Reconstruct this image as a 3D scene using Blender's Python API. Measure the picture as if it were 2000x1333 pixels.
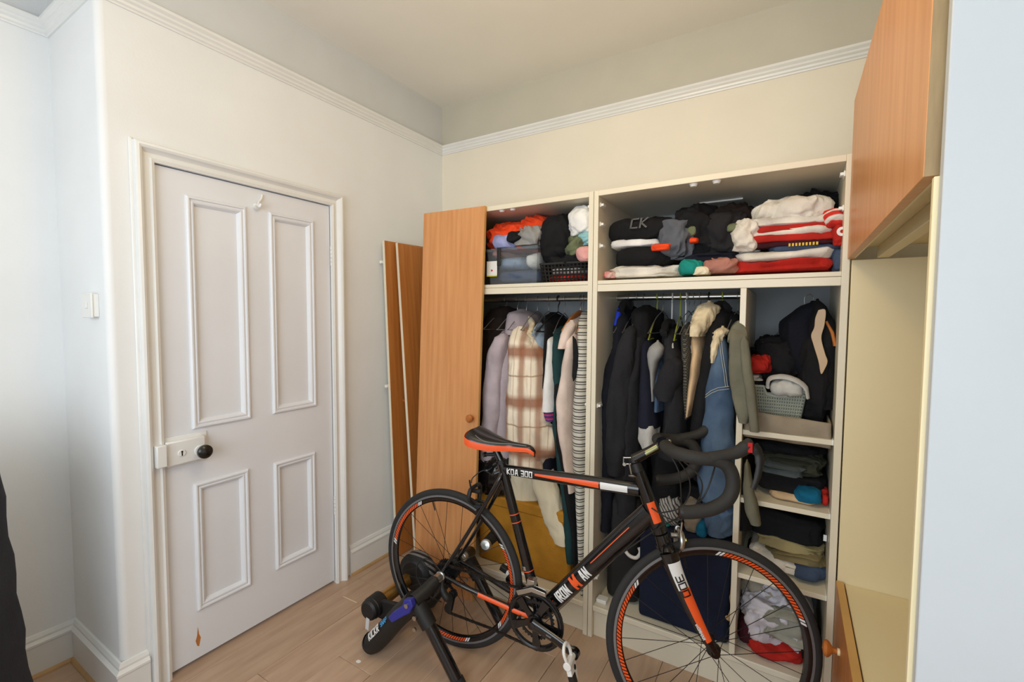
import bpy, bmesh, math, random
from mathutils import Vector, Matrix, noise
from math import sin, cos, pi, radians as rad

# ------------------------------------------------------------------ reset, camera, light, exposure
for o in list(bpy.data.objects): bpy.data.objects.remove(o, do_unlink=True)
S = bpy.context.scene
COL = S.collection
CAM = Vector((1.99596, -2.35956, 1.40))
ROT = Matrix(((0.85189511, -0.03310559, 0.52266504), (0.52367828, 0.04244751, -0.85085796), (0.00598233, 0.99855006, 0.05349751)))
F, CX, CY = 892.0, 1000.0, 666.5
cd = bpy.data.cameras.new('camera'); cam = bpy.data.objects.new('camera', cd); COL.objects.link(cam)
cam.matrix_world = Matrix.Translation(CAM) @ ROT.to_4x4()
cd.sensor_width = 36.0; cd.lens = F/2000*36; cd.clip_start = .02
S.camera = cam
W = bpy.data.worlds.new('world'); S.world = W; W.use_nodes = True
W.node_tree.nodes['Background'].inputs[0].default_value = (.8, .88, 1, 1)
W.node_tree.nodes['Background'].inputs[1].default_value = .3
def area(name, loc, rot, sx, sy, power, col):
    l = bpy.data.lights.new(name, 'AREA'); l.shape = 'RECTANGLE'; l.size = sx; l.size_y = sy; l.energy = power; l.color = col
    o = bpy.data.objects.new(name, l); COL.objects.link(o); o.location = loc; o.rotation_euler = rot; return o
# daylight through the window of the wall behind the photographer
area('window_daylight', (1.45, -3.52, 1.55), (rad(90), 0, 0), 1.9, 1.44, 38, (.84, .92, 1))
# warm bulb of the ceiling pendant, above and behind the photographer
pl = bpy.data.lights.new('pendant_bulb', 'POINT'); pl.energy = 12.5; pl.color = (1, .74, .40); pl.shadow_soft_size = .16
po = bpy.data.objects.new('pendant_bulb', pl); COL.objects.link(po); po.location = (1.45, -1.5, 2.38)
S.view_settings.view_transform = 'Standard'; S.view_settings.look = 'None'; S.view_settings.gamma = 1
S.view_settings.use_curve_mapping = False; S.view_settings.exposure = 0.26

# ------------------------------------------------------------------ helpers
def P(px, py, **k):
    (ax, val), = k.items(); i = 'xyz'.index(ax)
    d = ROT @ Vector((px-CX, -(py-CY), -F)); t = (val-CAM[i])/d[i]
    return CAM + d*t
def lin(c):
    c = c/255.0
    return c/12.92 if c <= .04045 else ((c+.055)/1.055)**2.4
def rgb(c): return (lin(c[0]), lin(c[1]), lin(c[2]), 1)
MATS = {}
def mat(name, c, rough=.6, metal=0, var=0.0, scale=6, bump=0.0, bscale=60, stretch=None, c2=None, coat=0, rnd=False, spec=.5, sheen=0):
    if name in MATS: return MATS[name]
    m = bpy.data.materials.new(name); m.use_nodes = True; nt = m.node_tree; b = nt.nodes['Principled BSDF']
    b.inputs['Base Color'].default_value = rgb(c); b.inputs['Roughness'].default_value = rough; b.inputs['Metallic'].default_value = metal
    b.inputs['Coat Weight'].default_value = coat; b.inputs['Specular IOR Level'].default_value = spec
    if sheen: b.inputs['Sheen Weight'].default_value = sheen
    tc = nt.nodes.new('ShaderNodeTexCoord'); vec = tc.outputs['Object']
    if rnd:
        oi = nt.nodes.new('ShaderNodeObjectInfo'); ad = nt.nodes.new('ShaderNodeVectorMath'); ad.operation = 'ADD'
        cb = nt.nodes.new('ShaderNodeCombineXYZ'); mu = nt.nodes.new('ShaderNodeMath'); mu.operation = 'MULTIPLY'; mu.inputs[1].default_value = 37
        nt.links.new(oi.outputs['Random'], mu.inputs[0])
        for i in range(3): nt.links.new(mu.outputs[0], cb.inputs[i])
        nt.links.new(vec, ad.inputs[0]); nt.links.new(cb.outputs[0], ad.inputs[1]); vec = ad.outputs[0]
    mp = nt.nodes.new('ShaderNodeMapping'); mp.inputs['Scale'].default_value = stretch or (1, 1, 1); nt.links.new(vec, mp.inputs[0])
    if var or c2:
        n = nt.nodes.new('ShaderNodeTexNoise'); n.inputs['Scale'].default_value = scale; n.inputs['Detail'].default_value = 6
        nt.links.new(mp.outputs[0], n.inputs['Vector'])
        r = nt.nodes.new('ShaderNodeValToRGB'); r.color_ramp.elements[0].position = .3; r.color_ramp.elements[1].position = .7
        if c2: a, bb = c, c2
        else: a = [max(0, v*(1-var)) for v in c]; bb = [min(255, v*(1+var)) for v in c]
        r.color_ramp.elements[0].color = rgb(a); r.color_ramp.elements[1].color = rgb(bb)
        nt.links.new(n.outputs['Fac'], r.inputs[0]); last = r.outputs[0]
        if rnd:
            hs = nt.nodes.new('ShaderNodeHueSaturation'); mr = nt.nodes.new('ShaderNodeMapRange')
            mr.inputs['To Min'].default_value = .95; mr.inputs['To Max'].default_value = 1.05
            nt.links.new(oi.outputs['Random'], mr.inputs['Value']); nt.links.new(mr.outputs[0], hs.inputs['Value'])
            nt.links.new(last, hs.inputs['Color']); last = hs.outputs[0]
        nt.links.new(last, b.inputs['Base Color'])
    if bump:
        n2 = nt.nodes.new('ShaderNodeTexNoise'); n2.inputs['Scale'].default_value = bscale; n2.inputs['Detail'].default_value = 4
        nt.links.new(mp.outputs[0], n2.inputs['Vector'])
        bp = nt.nodes.new('ShaderNodeBump'); bp.inputs['Strength'].default_value = bump; bp.inputs['Distance'].default_value = .004
        nt.links.new(n2.outputs['Fac'], bp.inputs['Height']); nt.links.new(bp.outputs[0], b.inputs['Normal'])
    MATS[name] = m; return m
def stripes(name, base, bands, rough=.9, noisy=.0):
    """bands: list of (direction, period, width fraction, colour, softness, phase, opacity)"""
    m = bpy.data.materials.new(name); m.use_nodes = True; nt = m.node_tree; b = nt.nodes['Principled BSDF']; b.inputs['Roughness'].default_value = rough
    tc = nt.nodes.new('ShaderNodeTexCoord'); vec = tc.outputs['Object']
    n = nt.nodes.new('ShaderNodeTexNoise'); n.inputs['Scale'].default_value = 14; n.inputs['Detail'].default_value = 5; nt.links.new(vec, n.inputs['Vector'])
    last = None
    def math_(op, a, bval):
        q = nt.nodes.new('ShaderNodeMath'); q.operation = op
        for i, v in enumerate((a, bval)):
            if v is None: continue
            if hasattr(v, 'is_output'): nt.links.new(v, q.inputs[i])
            else: q.inputs[i].default_value = v
        return q.outputs[0]
    for d, per, wf, colr, soft, ph, op in bands:
        dp = nt.nodes.new('ShaderNodeVectorMath'); dp.operation = 'DOT_PRODUCT'; nt.links.new(vec, dp.inputs[0]); dp.inputs[1].default_value = d
        v = math_('MULTIPLY', dp.outputs['Value'], 1/per); v = math_('ADD', v, ph)
        if noisy: v = math_('ADD', v, math_('MULTIPLY', n.outputs['Fac'], noisy))
        v = math_('FRACT', v, None); v = math_('SUBTRACT', v, .5); v = math_('ABSOLUTE', v, None)
        mr = nt.nodes.new('ShaderNodeMapRange'); mr.inputs['From Min'].default_value = wf/2+soft; mr.inputs['From Max'].default_value = wf/2-soft+1e-4
        mr.inputs['To Max'].default_value = op
        nt.links.new(v, mr.inputs['Value'])
        mx = nt.nodes.new('ShaderNodeMix'); mx.data_type = 'RGBA'; nt.links.new(mr.outputs[0], mx.inputs[0])
        if last: nt.links.new(last, mx.inputs[6])
        else: mx.inputs[6].default_value = rgb(base)
        mx.inputs[7].default_value = rgb(colr); last = mx.outputs[2]
    nt.links.new(last, b.inputs['Base Color'])
    n2 = nt.nodes.new('ShaderNodeTexNoise'); n2.inputs['Scale'].default_value = 150; nt.links.new(vec, n2.inputs['Vector'])
    bp = nt.nodes.new('ShaderNodeBump'); bp.inputs['Strength'].default_value = .3; bp.inputs['Distance'].default_value = .004
    nt.links.new(n2.outputs['Fac'], bp.inputs['Height']); nt.links.new(bp.outputs[0], b.inputs['Normal'])
    return m

class MB:
    def __init__(s): s.v = []; s.f = []
    def add(s, vs, fs):
        k = len(s.v); s.v += [Vector(v) for v in vs]; s.f += [tuple(i+k for i in f) for f in fs]; return s
    def box(s, a, b):
        x0, y0, z0 = a; x1, y1, z1 = b
        x0, x1 = min(x0, x1), max(x0, x1); y0, y1 = min(y0, y1), max(y0, y1); z0, z1 = min(z0, z1), max(z0, z1)
        return s.add([(x0,y0,z0),(x1,y0,z0),(x1,y1,z0),(x0,y1,z0),(x0,y0,z1),(x1,y0,z1),(x1,y1,z1),(x0,y1,z1)],
                     [(0,3,2,1),(4,5,6,7),(0,1,5,4),(1,2,6,5),(2,3,7,6),(3,0,4,7)])
    def tube(s, pts, r, seg=12, flat=1.0, caps=True, a0=0, a1=2*pi, wr=0, seed=0, up=None):
        pts = [Vector(p) for p in pts]; n = len(pts)
        R = r if isinstance(r, (list, tuple)) else [r]*n
        if len(R) != n: R = [R[0]+(R[-1]-R[0])*i/(n-1) if len(R) == 2 else R[min(len(R)-1, int(i*len(R)/n))] for i in range(n)]
        full = abs(a1-a0-2*pi) < 1e-6; m = seg if full else seg+1
        t = (pts[1]-pts[0]).normalized()
        if up is None: up = Vector((0, 1, 0)) if abs(t.y) < .9 else Vector((1, 0, 0))
        u = (Vector(up)-t*t.dot(Vector(up))).normalized(); k = len(s.v)
        for i, p in enumerate(pts):
            a = pts[max(0, i-1)]; b = pts[min(n-1, i+1)]; t = (b-a).normalized()
            u = (u-t*t.dot(u)).normalized(); w = t.cross(u)
            for j in range(m):
                an = a0+(a1-a0)*j/seg; rr = R[i]
                if wr: rr *= 1+wr*noise.noise(Vector((cos(an)*1.3+seed, sin(an)*1.3, i*.55)))*2
                s.v.append(p+u*cos(an)*rr+w*sin(an)*rr*flat)
        for i in range(n-1):
            for j in range(seg):
                j2 = (j+1) % m if full else j+1
                s.f.append((k+i*m+j, k+i*m+j2, k+(i+1)*m+j2, k+(i+1)*m+j))
        if caps and full:
            s.f.append(tuple(k+j for j in reversed(range(m)))); s.f.append(tuple(k+(n-1)*m+j for j in range(m)))
        return s
    def lathe(s, prof, c=(0,0,0), axis=(0,0,1), seg=28, close=False):
        ax = Vector(axis).normalized(); u = ax.orthogonal().normalized(); w = ax.cross(u); c = Vector(c); k = len(s.v); n = len(prof)
        for r, h in prof:
            for j in range(seg):
                a = 2*pi*j/seg; s.v.append(c+ax*h+(u*cos(a)+w*sin(a))*max(r, 1e-5))
        rng = range(n) if close else range(n-1)
        for i in rng:
            i2 = (i+1) % n
            for j in range(seg):
                j2 = (j+1) % seg; s.f.append((k+i*seg+j, k+i*seg+j2, k+i2*seg+j2, k+i2*seg+j))
        return s
    def prism(s, poly, a, b, mapf):
        n = len(poly); k = len(s.v)
        s.v += [Vector(mapf(p[0], p[1], a)) for p in poly]+[Vector(mapf(p[0], p[1], b)) for p in poly]
        s.f += [tuple(k+i for i in range(n)), tuple(k+n+i for i in reversed(range(n)))]
        s.f += [(k+i, k+n+i, k+n+(i+1) % n, k+(i+1) % n) for i in range(n)]
        return s
    def xf(s, M):
        s.v = [M @ v for v in s.v]; return s
def smoothp(pts, n=6):
    pts = [Vector(p) for p in pts]; out = []
    for i in range(len(pts)-1):
        p0 = pts[max(0, i-1)]; p1 = pts[i]; p2 = pts[i+1]; p3 = pts[min(len(pts)-1, i+2)]
        for k in range(n):
            t = k/n
            out.append(.5*((2*p1)+(-p0+p2)*t+(2*p0-5*p1+4*p2-p3)*t*t+(-p0+3*p1-3*p2+p3)*t**3))
    out.append(pts[-1]); return out
def props(o, label=None, cat=None, group=None, kind=None):
    if label: o['label'] = label
    if cat: o['category'] = cat
    if group: o['group'] = group
    if kind: o['kind'] = kind
    return o
def mk(name, mb, m, parent=None, loc=None, bev=0, ang=35, label=None, cat=None, group=None, kind=None, rot=None, local=False, sub=0):
    """one mesh object; mb holds world coordinates unless local=True"""
    me = bpy.data.meshes.new(name)
    o = bpy.data.objects.new(name, me); COL.objects.link(o)
    vs = mb.v
    if not local:
        if parent is not None:
            inv = wm(parent).inverted(); vs = [inv @ v for v in vs]
        elif loc is not None:
            L = Vector(loc); vs = [v-L for v in vs]
    me.from_pydata([tuple(v) for v in vs], [], mb.f); me.materials.append(m)
    me.polygons.foreach_set('use_smooth', [True]*len(me.polygons)); me.update()
    me.set_sharp_from_angle(angle=rad(ang))
    if parent is not None: o.parent = parent
    if loc is not None: o.location = loc
    if rot is not None: o.rotation_euler = rot
    if bev:
        b = o.modifiers.new('bevel', 'BEVEL'); b.width = bev; b.segments = 2; b.limit_method = 'ANGLE'; b.angle_limit = rad(40)
    if sub:
        q = o.modifiers.new('subdivision', 'SUBSURF'); q.levels = sub; q.render_levels = sub
    return props(o, label, cat, group, kind)
def wm(o):
    M = Matrix.Translation(o.location) @ o.rotation_euler.to_matrix().to_4x4()
    return wm(o.parent) @ M if o.parent else M
def thing(name, label, cat, loc=(0, 0, 0), rz=0, group=None, rot=None):
    o = bpy.data.objects.new(name, None); COL.objects.link(o); o.empty_display_size = .05
    o.location = loc; o.rotation_euler = rot or (0, 0, rz); return props(o, label, cat, group)
def textmesh(s, size, ex=.0004, sx=1.0, bold=0.0):
    cu = bpy.data.curves.new('t', 'FONT'); cu.body = s; cu.size = size; cu.extrude = ex; cu.offset = bold; cu.align_x = 'CENTER'; cu.align_y = 'CENTER'; cu.resolution_u = 3
    o = bpy.data.objects.new('t', cu); COL.objects.link(o)
    me = bpy.data.meshes.new_from_object(o.evaluated_get(bpy.context.evaluated_depsgraph_get()))
    mb = MB(); mb.v = [Vector((v.co.x*sx, v.co.y, v.co.z)) for v in me.vertices]; mb.f = [tuple(p.vertices) for p in me.polygons]
    bpy.data.objects.remove(o, do_unlink=True); bpy.data.curves.remove(cu); bpy.data.meshes.remove(me); return mb

# ------------------------------------------------------------------ materials
wallw = mat('wall_white_paint', (236, 238, 238), .55, var=.012, scale=3, bump=.08, bscale=120)
frieze = mat('frieze_grey_paint', (210, 212, 213), .6, var=.01, bump=.06, bscale=120)
wallb = mat('wall_white_warm_lit', (236, 229, 212), .55, var=.012, scale=3, bump=.08, bscale=120); friezeb = mat('frieze_grey_warm_lit', (198, 194, 178), .6, var=.01)  # back wall: warm lamplight put into the wall and frieze colours
ceilm = mat('ceiling_paint', (240, 237, 228), .8, var=.01, scale=2)
gloss = mat('white_gloss_paint', (232, 233, 231), .32, var=.015, scale=4, bump=.05, bscale=40)
doorm = mat('door_paint', (229, 232, 237), .4, var=.012, scale=3, bump=.06, bscale=30)
melam = mat('white_melamine', (226, 218, 196), .35, var=.01, scale=2)
melamb = mat('melamine_back_shaded', (150, 156, 160), .6, var=.03)  # white back boards, the shade inside the wardrobes put into this grey
cream = mat('cream_melamine', (232, 217, 176), .4, var=.01, scale=2)
wood = mat('beech_veneer', (200, 136, 82), .38, c2=(218, 156, 100), scale=5, stretch=(9, 9, .55), bump=.05, bscale=60)
woodd = mat('beech_veneer_dark', (178, 108, 48), .4, c2=(200, 130, 64), scale=5, stretch=(9, 9, .55))
edgew = mat('worn_wood_edge', (176, 150, 108), .6, c2=(150, 124, 86), scale=12, stretch=(6, 6, .7))
edget = mat('tan_edge_band', (206, 160, 92), .5, var=.04)
plankm = mat('laminate_plank', (176, 146, 120), .34, c2=(196, 167, 141), scale=4, stretch=(7, 1, 1), rnd=True, bump=.03, bscale=30)
bead = mat('oak_beading', (186, 150, 104), .5, var=.08, scale=9)
blackp = mat('black_gloss_frame', (14, 14, 17), .22, coat=.4)
blackm = mat('matt_black', (22, 22, 22), .55, bump=.1)
rubber = mat('tyre_rubber', (34, 34, 34), .8, bump=.15, bscale=90)
tape = mat('bar_tape', (40, 39, 37), .75, bump=.3, bscale=70)
steel = mat('brushed_steel', (190, 190, 186), .3, 1)
dsteel = mat('dark_steel', (60, 60, 60), .4, .9)
orange = mat('orange_decal', (238, 92, 38), .4)
whited = mat('white_decal', (226, 226, 224), .4)
greyd = mat('grey_decal', (120, 120, 122), .35, .3)
redp = mat('red_plastic', (200, 40, 44), .4)
bluep = mat('blue_lever', (44, 48, 140), .4)
cyanp = mat('cyan_print', (70, 160, 220), .5)
whitep = mat('white_plastic', (236, 236, 232), .35)
blackk = mat('ebony_knob', (16, 15, 14), .25)
gold = mat('gold_roller', (196, 150, 80), .3, .8)
void = mat('shadow_gap', (40, 36, 32), .9)
print_silver = mat('silver_print', (205, 205, 205), .4)

def fab(name, c, var=.08, sheen=0, rough=.92, bump=.35, bscale=160, scale=10, c2=None):
    return mat('cloth_'+name, c, rough, var=var, scale=scale, bump=bump, bscale=bscale, sheen=sheen, c2=c2, spec=.2)
C = {k: fab(k, v) for k, v in dict(black=(27, 27, 29), soft_black=(38, 38, 41), brown_black=(40, 32, 28), navy=(29, 31, 44), ink=(22, 24, 32), deep_navy=(27, 33, 52), mauve=(176, 164, 170),
    cream=(226, 216, 190), offwhite=(222, 217, 206), white=(228, 228, 226), paleblue=(134, 150, 166), teal=(34, 64, 66), tealbright=(30, 140, 130), blue=(50, 84, 160), royal=(36, 60, 190),
    red=(178, 42, 34), orange=(232, 76, 36), olive=(104, 112, 84), khaki=(156, 144, 104), pink=(216, 160, 156), dusty=(174, 122, 108), maroon=(66, 26, 34), grey=(140, 140, 138),
    greyolive=(112, 110, 94), beige=(206, 176, 138), taupe=(148, 136, 118), greywhite=(186, 184, 178), purple=(96, 44, 120), lilac=(150, 156, 200), yellow=(196, 176, 70), tan=(180, 150, 112),
    ochre=(180, 128, 44), denim=(86, 112, 146), jeans=(66, 80, 104), tealblue=(20, 96, 130), pinkcream=(214, 196, 184)).items()}
C['denim'] = fab('denim_jacket', (60, 80, 106), c2=(96, 118, 142), scale=7, bscale=300)
C['sherpa'] = fab('sherpa', (222, 206, 172), bump=1, bscale=45, scale=20, var=.12)
C['fluff'] = fab('fluff', (40, 32, 28), bump=1, bscale=45)
C['cable'] = mat('cloth_cable_knit', (224, 214, 186), .95, var=.05, bump=.9, bscale=26, stretch=(1, 3, .6))
C['plaid'] = stripes('cloth_plaid', (238, 226, 204), [((0, 0, 1), .235, .24, (140, 84, 54), .06, .33, .85), ((1, .35, 0), .088, .34, (150, 94, 64), .08, .1, .7), ((0, 0, 1), .235, .03, (160, 124, 92), .01, .8, .8), ((1, .35, 0), .088, .05, (170, 130, 100), .02, .55, .6)], noisy=.10)
C['stripe'] = stripes('cloth_striped_knit', (206, 202, 190), [((0, 0, 1), .031, .16, (48, 46, 44), .04, .0, 1), ((0, 0, 1), .031, .13, (48, 46, 44), .04, .34, 1)], noisy=.05)
C['tweed'] = stripes('cloth_tweed', (62, 60, 54), [((0, 1, 1), .012, .4, (120, 116, 104), .1, 0, .8), ((0, -1, 1), .012, .35, (30, 30, 28), .1, 0, .8)])
C['chevron'] = stripes('drum_tread', (120, 120, 120), [((0, 1, .9), .03, .5, (22, 22, 22), .03, 0, 1)])

# ------------------------------------------------------------------ room shell
ZC = 2.757; ZR = 2.45
def struct(name, mb, m, parent=None, **k): return mk(name, mb, m, parent, kind=None if parent else 'structure', **k)
fl = struct('floor', MB().box((-.6, -3.7, -.06), (2.9, .05, -.006)), void)
rnd = random.Random(4)
pm = None; pw, pln = .19, 1.28
x = -.50; ci = 0
while x < 2.86:
    y = -3.66 - rnd.random()*pln*.8
    while y < .02:
        y0 = max(y, -3.66); y1 = min(y+pln, .02)
        if y1-y0 > .03:
            mb = MB().box((-pw/2+.0005, -(y1-y0)/2+.0005, -.006), (pw/2-.0005, (y1-y0)/2-.0005, 0))
            o = mk('plank', mb, plankm, fl, local=True); o.location = (x+pw/2, (y0+y1)/2, rnd.random()*.0003)
            bv = o.modifiers.new('bevel', 'BEVEL'); bv.width = .0012; bv.segments = 1
        y += pln
    x += pw
struct('ceiling', MB().box((-.7, -3.8, ZC), (2.95, .1, ZC+.05)), ceilm)
def wall(name, boxes, wallw=wallw, frieze=frieze):
    """white wall up to the picture rail, its grey frieze a part of it"""
    mb = MB(); fr = MB()
    for a, b in boxes:
        if a[2] < ZR+.02: mb.box(a, (b[0], b[1], min(b[2], ZR+.02)))
        if b[2] > ZR+.02: fr.box((a[0], a[1], max(a[2], ZR+.02)), b)
    w = struct(name, mb, wallw)
    if fr.v: mk('frieze', fr, frieze, w)
    return w
DY0, DY1, DZ = -1.61, -.858, 1.952
wall('wall_left', [((-.12, -.858, 0), (0, .0, ZC)), ((-.12, DY0, DZ), (0, DY1, ZC)), ((-.46, -1.73, 0), (0, DY0, ZC))])
wall('wall_left_recess', [((-.58, -3.7, 0), (-.46, -1.70, ZC))])
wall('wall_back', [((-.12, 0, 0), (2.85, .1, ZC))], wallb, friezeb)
struct('wall_right', MB().box((2.76, -3.7, 0), (2.85, 0, ZC)), wallw)
# rounded outer corner and the face of the chimney return
cb = MB(); n = 8; rr = .023; pts = [(-.46, -1.73), (-.46, -1.753), (-rr, -1.753)]+[(-rr+rr*sin(a*pi/2/n), -1.753+rr-rr*cos(a*pi/2/n)) for a in range(1, n+1)]+[(0, -1.73)]
pts = [(-.46, -1.729), (-.46, -1.753)]+[(-rr+rr*sin(a*pi/2/n), -1.73-rr*cos(a*pi/2/n)) for a in range(0, n+1)]
cb.prism(pts, 0, ZR+.02, lambda a, b, c: (a, b, c)); wr_ = struct('wall_return', cb, wallw, ang=60)
mk('frieze', MB().prism(pts, ZR+.02, ZC, lambda a, b, c: (a, b, c)), frieze, wr_, ang=60)
# wall behind the camera with its window
wf = MB(); wf.box((-.58, -3.7, 0), (.45, -3.6, ZC)).box((2.45, -3.7, 0), (2.76, -3.6, ZC)).box((.45, -3.7, 0), (2.45, -3.6, .78)).box((.45, -3.7, 2.32), (2.45, -3.6, ZC))
struct('wall_front', wf, wallw)
w1 = MB()
for a, b in (((.45, -3.68, .78), (2.45, -3.62, .84)), ((.45, -3.68, 2.26), (2.45, -3.62, 2.32)), ((.45, -3.68, .84), (.71, -3.62, 2.26)), ((2.39, -3.68, .84), (2.45, -3.62, 2.26)), ((1.42, -3.68, .84), (1.48, -3.62, 2.26))): w1.box(a, b)
w1o = struct('window_1', w1, gloss)
gm = bpy.data.materials.new('window_glass'); gm.use_nodes = True; gb = gm.node_tree.nodes['Principled BSDF']; gb.inputs['Transmission Weight'].default_value = 1; gb.inputs['Roughness'].default_value = .02
mk('pane', MB().box((.5, -3.655, .83), (2.4, -3.649, 2.27)), gm, w1o)

# mouldings swept along a wall: profile (out, up)
def sweep(prof, path, z0, closed=False):
    """path: list of (x,y) corners walked with the room on the left-hand side; profile offset points into the room"""
    mb = MB(); n = len(path); k = len(prof)
    for i, p in enumerate(path):
        p = Vector(p); d1 = (p-Vector(path[i-1])).normalized() if i else None; d2 = (Vector(path[i+1])-p).normalized() if i < n-1 else None
        if d1 is None: d1 = d2
        if d2 is None: d2 = d1
        n1 = Vector((-d1.y, d1.x)); n2 = Vector((-d2.y, d2.x)); m = (n1+n2); m = m/(m.dot(n1)) if m.length > .01 else n1
        for o_, u_ in prof: mb.v.append(Vector((p.x+m.x*o_, p.y+m.y*o_, z0+u_)))
    for i in range(n-1):
        for j in range(k):
            j2 = (j+1) % k; mb.f.append((i*k+j, i*k+j2, (i+1)*k+j2, (i+1)*k+j))
    mb.f.append(tuple(range(k))); mb.f.append(tuple((n-1)*k+j for j in reversed(range(k))))
    return mb
railp = [(0, 0), (.006, 0), (.008, .006), (.014, .010), (.016, .018), (.024, .024), (.024, .032), (.034, .040), (.034, .050), (0, .052)]
skp = [(0, 0), (.018, 0), (.018, .118), (.022, .122), (.022, .130), (.012, .140), (.012, .148), (.006, .160), (0, .162)]
bdp = [(.018, 0), (.030, 0), (.029, .006), (.024, .012), (.018, .014)]
struct('trim_1', sweep(railp, [(2.76, 0), (0, 0), (0, -1.753), (-.46, -1.753), (-.46, -3.6)], ZR), gloss, ang=25)
struct('baseboard_left', sweep(skp, [(0, 0), (0, -.775)], 0), gloss, ang=25)
struct('baseboard_return', sweep(skp, [(0, -1.675), (0, -1.753), (-.46, -1.753), (-.46, -3.6)], 0), gloss, ang=25)
struct('trim_2', sweep(bdp, [(0, 0), (0, -.775)], 0), bead, ang=25)
struct('trim_3', sweep(bdp, [(0, -1.68), (0, -1.753), (-.46, -1.753), (-.46, -3.6)], 0), bead, ang=25)

# architrave round the door
def frame_sweep(prof, pts, x0, closed=False):
    """pts (y,z) path; profile (across towards the left of travel, out along +x)"""
    mb = MB(); n = len(pts); k = len(prof)
    for i in range(n):
        p = Vector(pts[i])
        if closed: d1 = (p-Vector(pts[i-1])).normalized(); d2 = (Vector(pts[(i+1) % n])-p).normalized()
        else:
            d1 = (p-Vector(pts[i-1])).normalized() if i else None; d2 = (Vector(pts[i+1])-p).normalized() if i < n-1 else None
            d1 = d1 or d2; d2 = d2 or d1
        n1 = Vector((-d1.y, d1.x)); n2 = Vector((-d2.y, d2.x)); m = n1+n2; m = m/m.dot(n1)
        for a, o_ in prof: mb.v.append(Vector((x0+o_, p.x+m.x*a, p.y+m.y*a)))
    for i in range(n if closed else n-1):
        i2 = (i+1) % n
        for j in range(k):
            j2 = (j+1) % k; mb.f.append((i*k+j, i*k+j2, i2*k+j2, i2*k+j))
    if not closed: mb.f.append(tuple(range(k))); mb.f.append(tuple((n-1)*k+j for j in reversed(range(k))))
    return mb
arp = [(0, 0), (0, .014), (.010, .018), (.016, .012), (.030, .012), (.040, .020), (.044, .028), (.052, .032), (.060, .030), (.064, .024), (.066, 0)]
arp = [(a*.95, b) for a, b in arp]
struct('trim_4', frame_sweep(arp, [(DY0+.004, 0), (DY0+.004, DZ-.003), (DY1-.004, DZ-.003), (DY1-.004, 0)], 0), gloss, ang=25)
struct('trim_5', MB().box((0, -1.678, 0), (.008, DY0-.055, 2.02)), gloss, bev=.004)
# door: stiles and rails with four sunk panels
d0x, d1x = -.040, -.004
PAN = [(-1.504, -1.277, .950, 1.858), (-1.177, -.956, .952, 1.857), (-1.506, -1.294, .212, .731), (-1.178, -.970, .223, .724)]
dm = MB(); dy0, dy1 = DY0+.006, DY1-.006; dz0 = .016; dz1 = DZ-.006
ins = .030
pin = [(a+ins, b-ins, c+ins, d-ins) for a, b, c, d in PAN]
dm.box((d0x, dy0, dz0), (d1x, pin[0][0], dz1)).box((d0x, pin[1][1], dz0), (d1x, dy1, dz1))
dm.box((d0x, pin[0][0], pin[0][3]), (d1x, pin[1][1], dz1)).box((d0x, pin[0][0], pin[2][3]), (d1x, pin[1][1], pin[0][2])).box((d0x, pin[0][0], dz0), (d1x, pin[1][1], pin[2][2]))
dm.box((d0x, pin[0][1], pin[0][2]), (d1x, pin[1][0], pin[0][3])).box((d0x, pin[2][1], pin[2][2]), (d1x, pin[3][0], pin[2][3]))
door = struct('door_1', dm, doorm)
mop = [(0, 0), (0, .006), (.005, .011), (.010, .011), (.013, .005), (.017, .004), (.021, .008), (.026, .006), (.034, -.007), (.034, -.012), (0, -.012)]
mop = [(-a, b) for a, b in mop]
for a, b, c, d in PAN:
    mk('panel', MB().box((-.03, a+.025, c+.025), (-.013, b-.025, d-.025)), doorm, door)
    mk('panel_moulding', frame_sweep(mop, [(a, c), (a, d), (b, d), (b, c)], d1x, True), doorm, door, ang=20)
lk = mk('rim_lock', MB().box((d1x, -1.604, .828), (.026, -1.470, .922)), gloss, door, bev=.006, label='white painted rim lock box')
mk('lock_plate', MB().box((d1x, -1.604, .818), (.002, -1.455, .934)), gloss, door, bev=.002)
mk('lock_keep', MB().box((0, -1.640, .835), (.040, -1.606, .918)), gloss, door, bev=.004)
kc = (.0268, -1.555, .872)
mk('keyhole_cover', MB().lathe([(0, .003), (.012, .003), (.0135, 0), (.0135, -.001)], kc, (1, 0, 0)), gloss, lk)
mk('keyhole', MB().box((.0295, -1.557, .862), (.0305, -1.553, .880)).lathe([(0, .004), (.0035, .0038), (.0035, .003)], (.027, -1.555, .878), (1, 0, 0), 12), blackk, lk)
kb = mk('door_knob', MB().lathe([(.012, 0), (.010, .012), (.012, .018), (.022, .026), (.027, .036), (.026, .046), (.017, .054), (0, .057)], (.026, -1.492, .868), (1, 0, 0), 32), blackk, door, label='black round door knob')
mk('knob_rose', MB().lathe([(0, .004), (.018, .004), (.02, 0)], (.0262, -1.492, .868), (1, 0, 0)), gloss, door)
hk = smoothp([(.0, -1.205, 1.925), (.004, -1.212, 1.905), (.010, -1.226, 1.888), (.020, -1.234, 1.872), (.034, -1.236, 1.864), (.040, -1.234, 1.876)], 5)
mk('door_hook', MB().tube(hk, [.004, .006], 10, flat=1).tube([(.0, -1.234, 1.872), (.012, -1.235, 1.866)], .012, 14), whitep, door, label='white plastic coat hook')
for z in (1.70, .42):
    h = MB()
    for i in range(5): h.tube([(.006, -.862, z-.05+i*.02), (.006, -.862, z-.033+i*.02)], .006, 10)
    mk('hinge', h, gloss, door)
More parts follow.
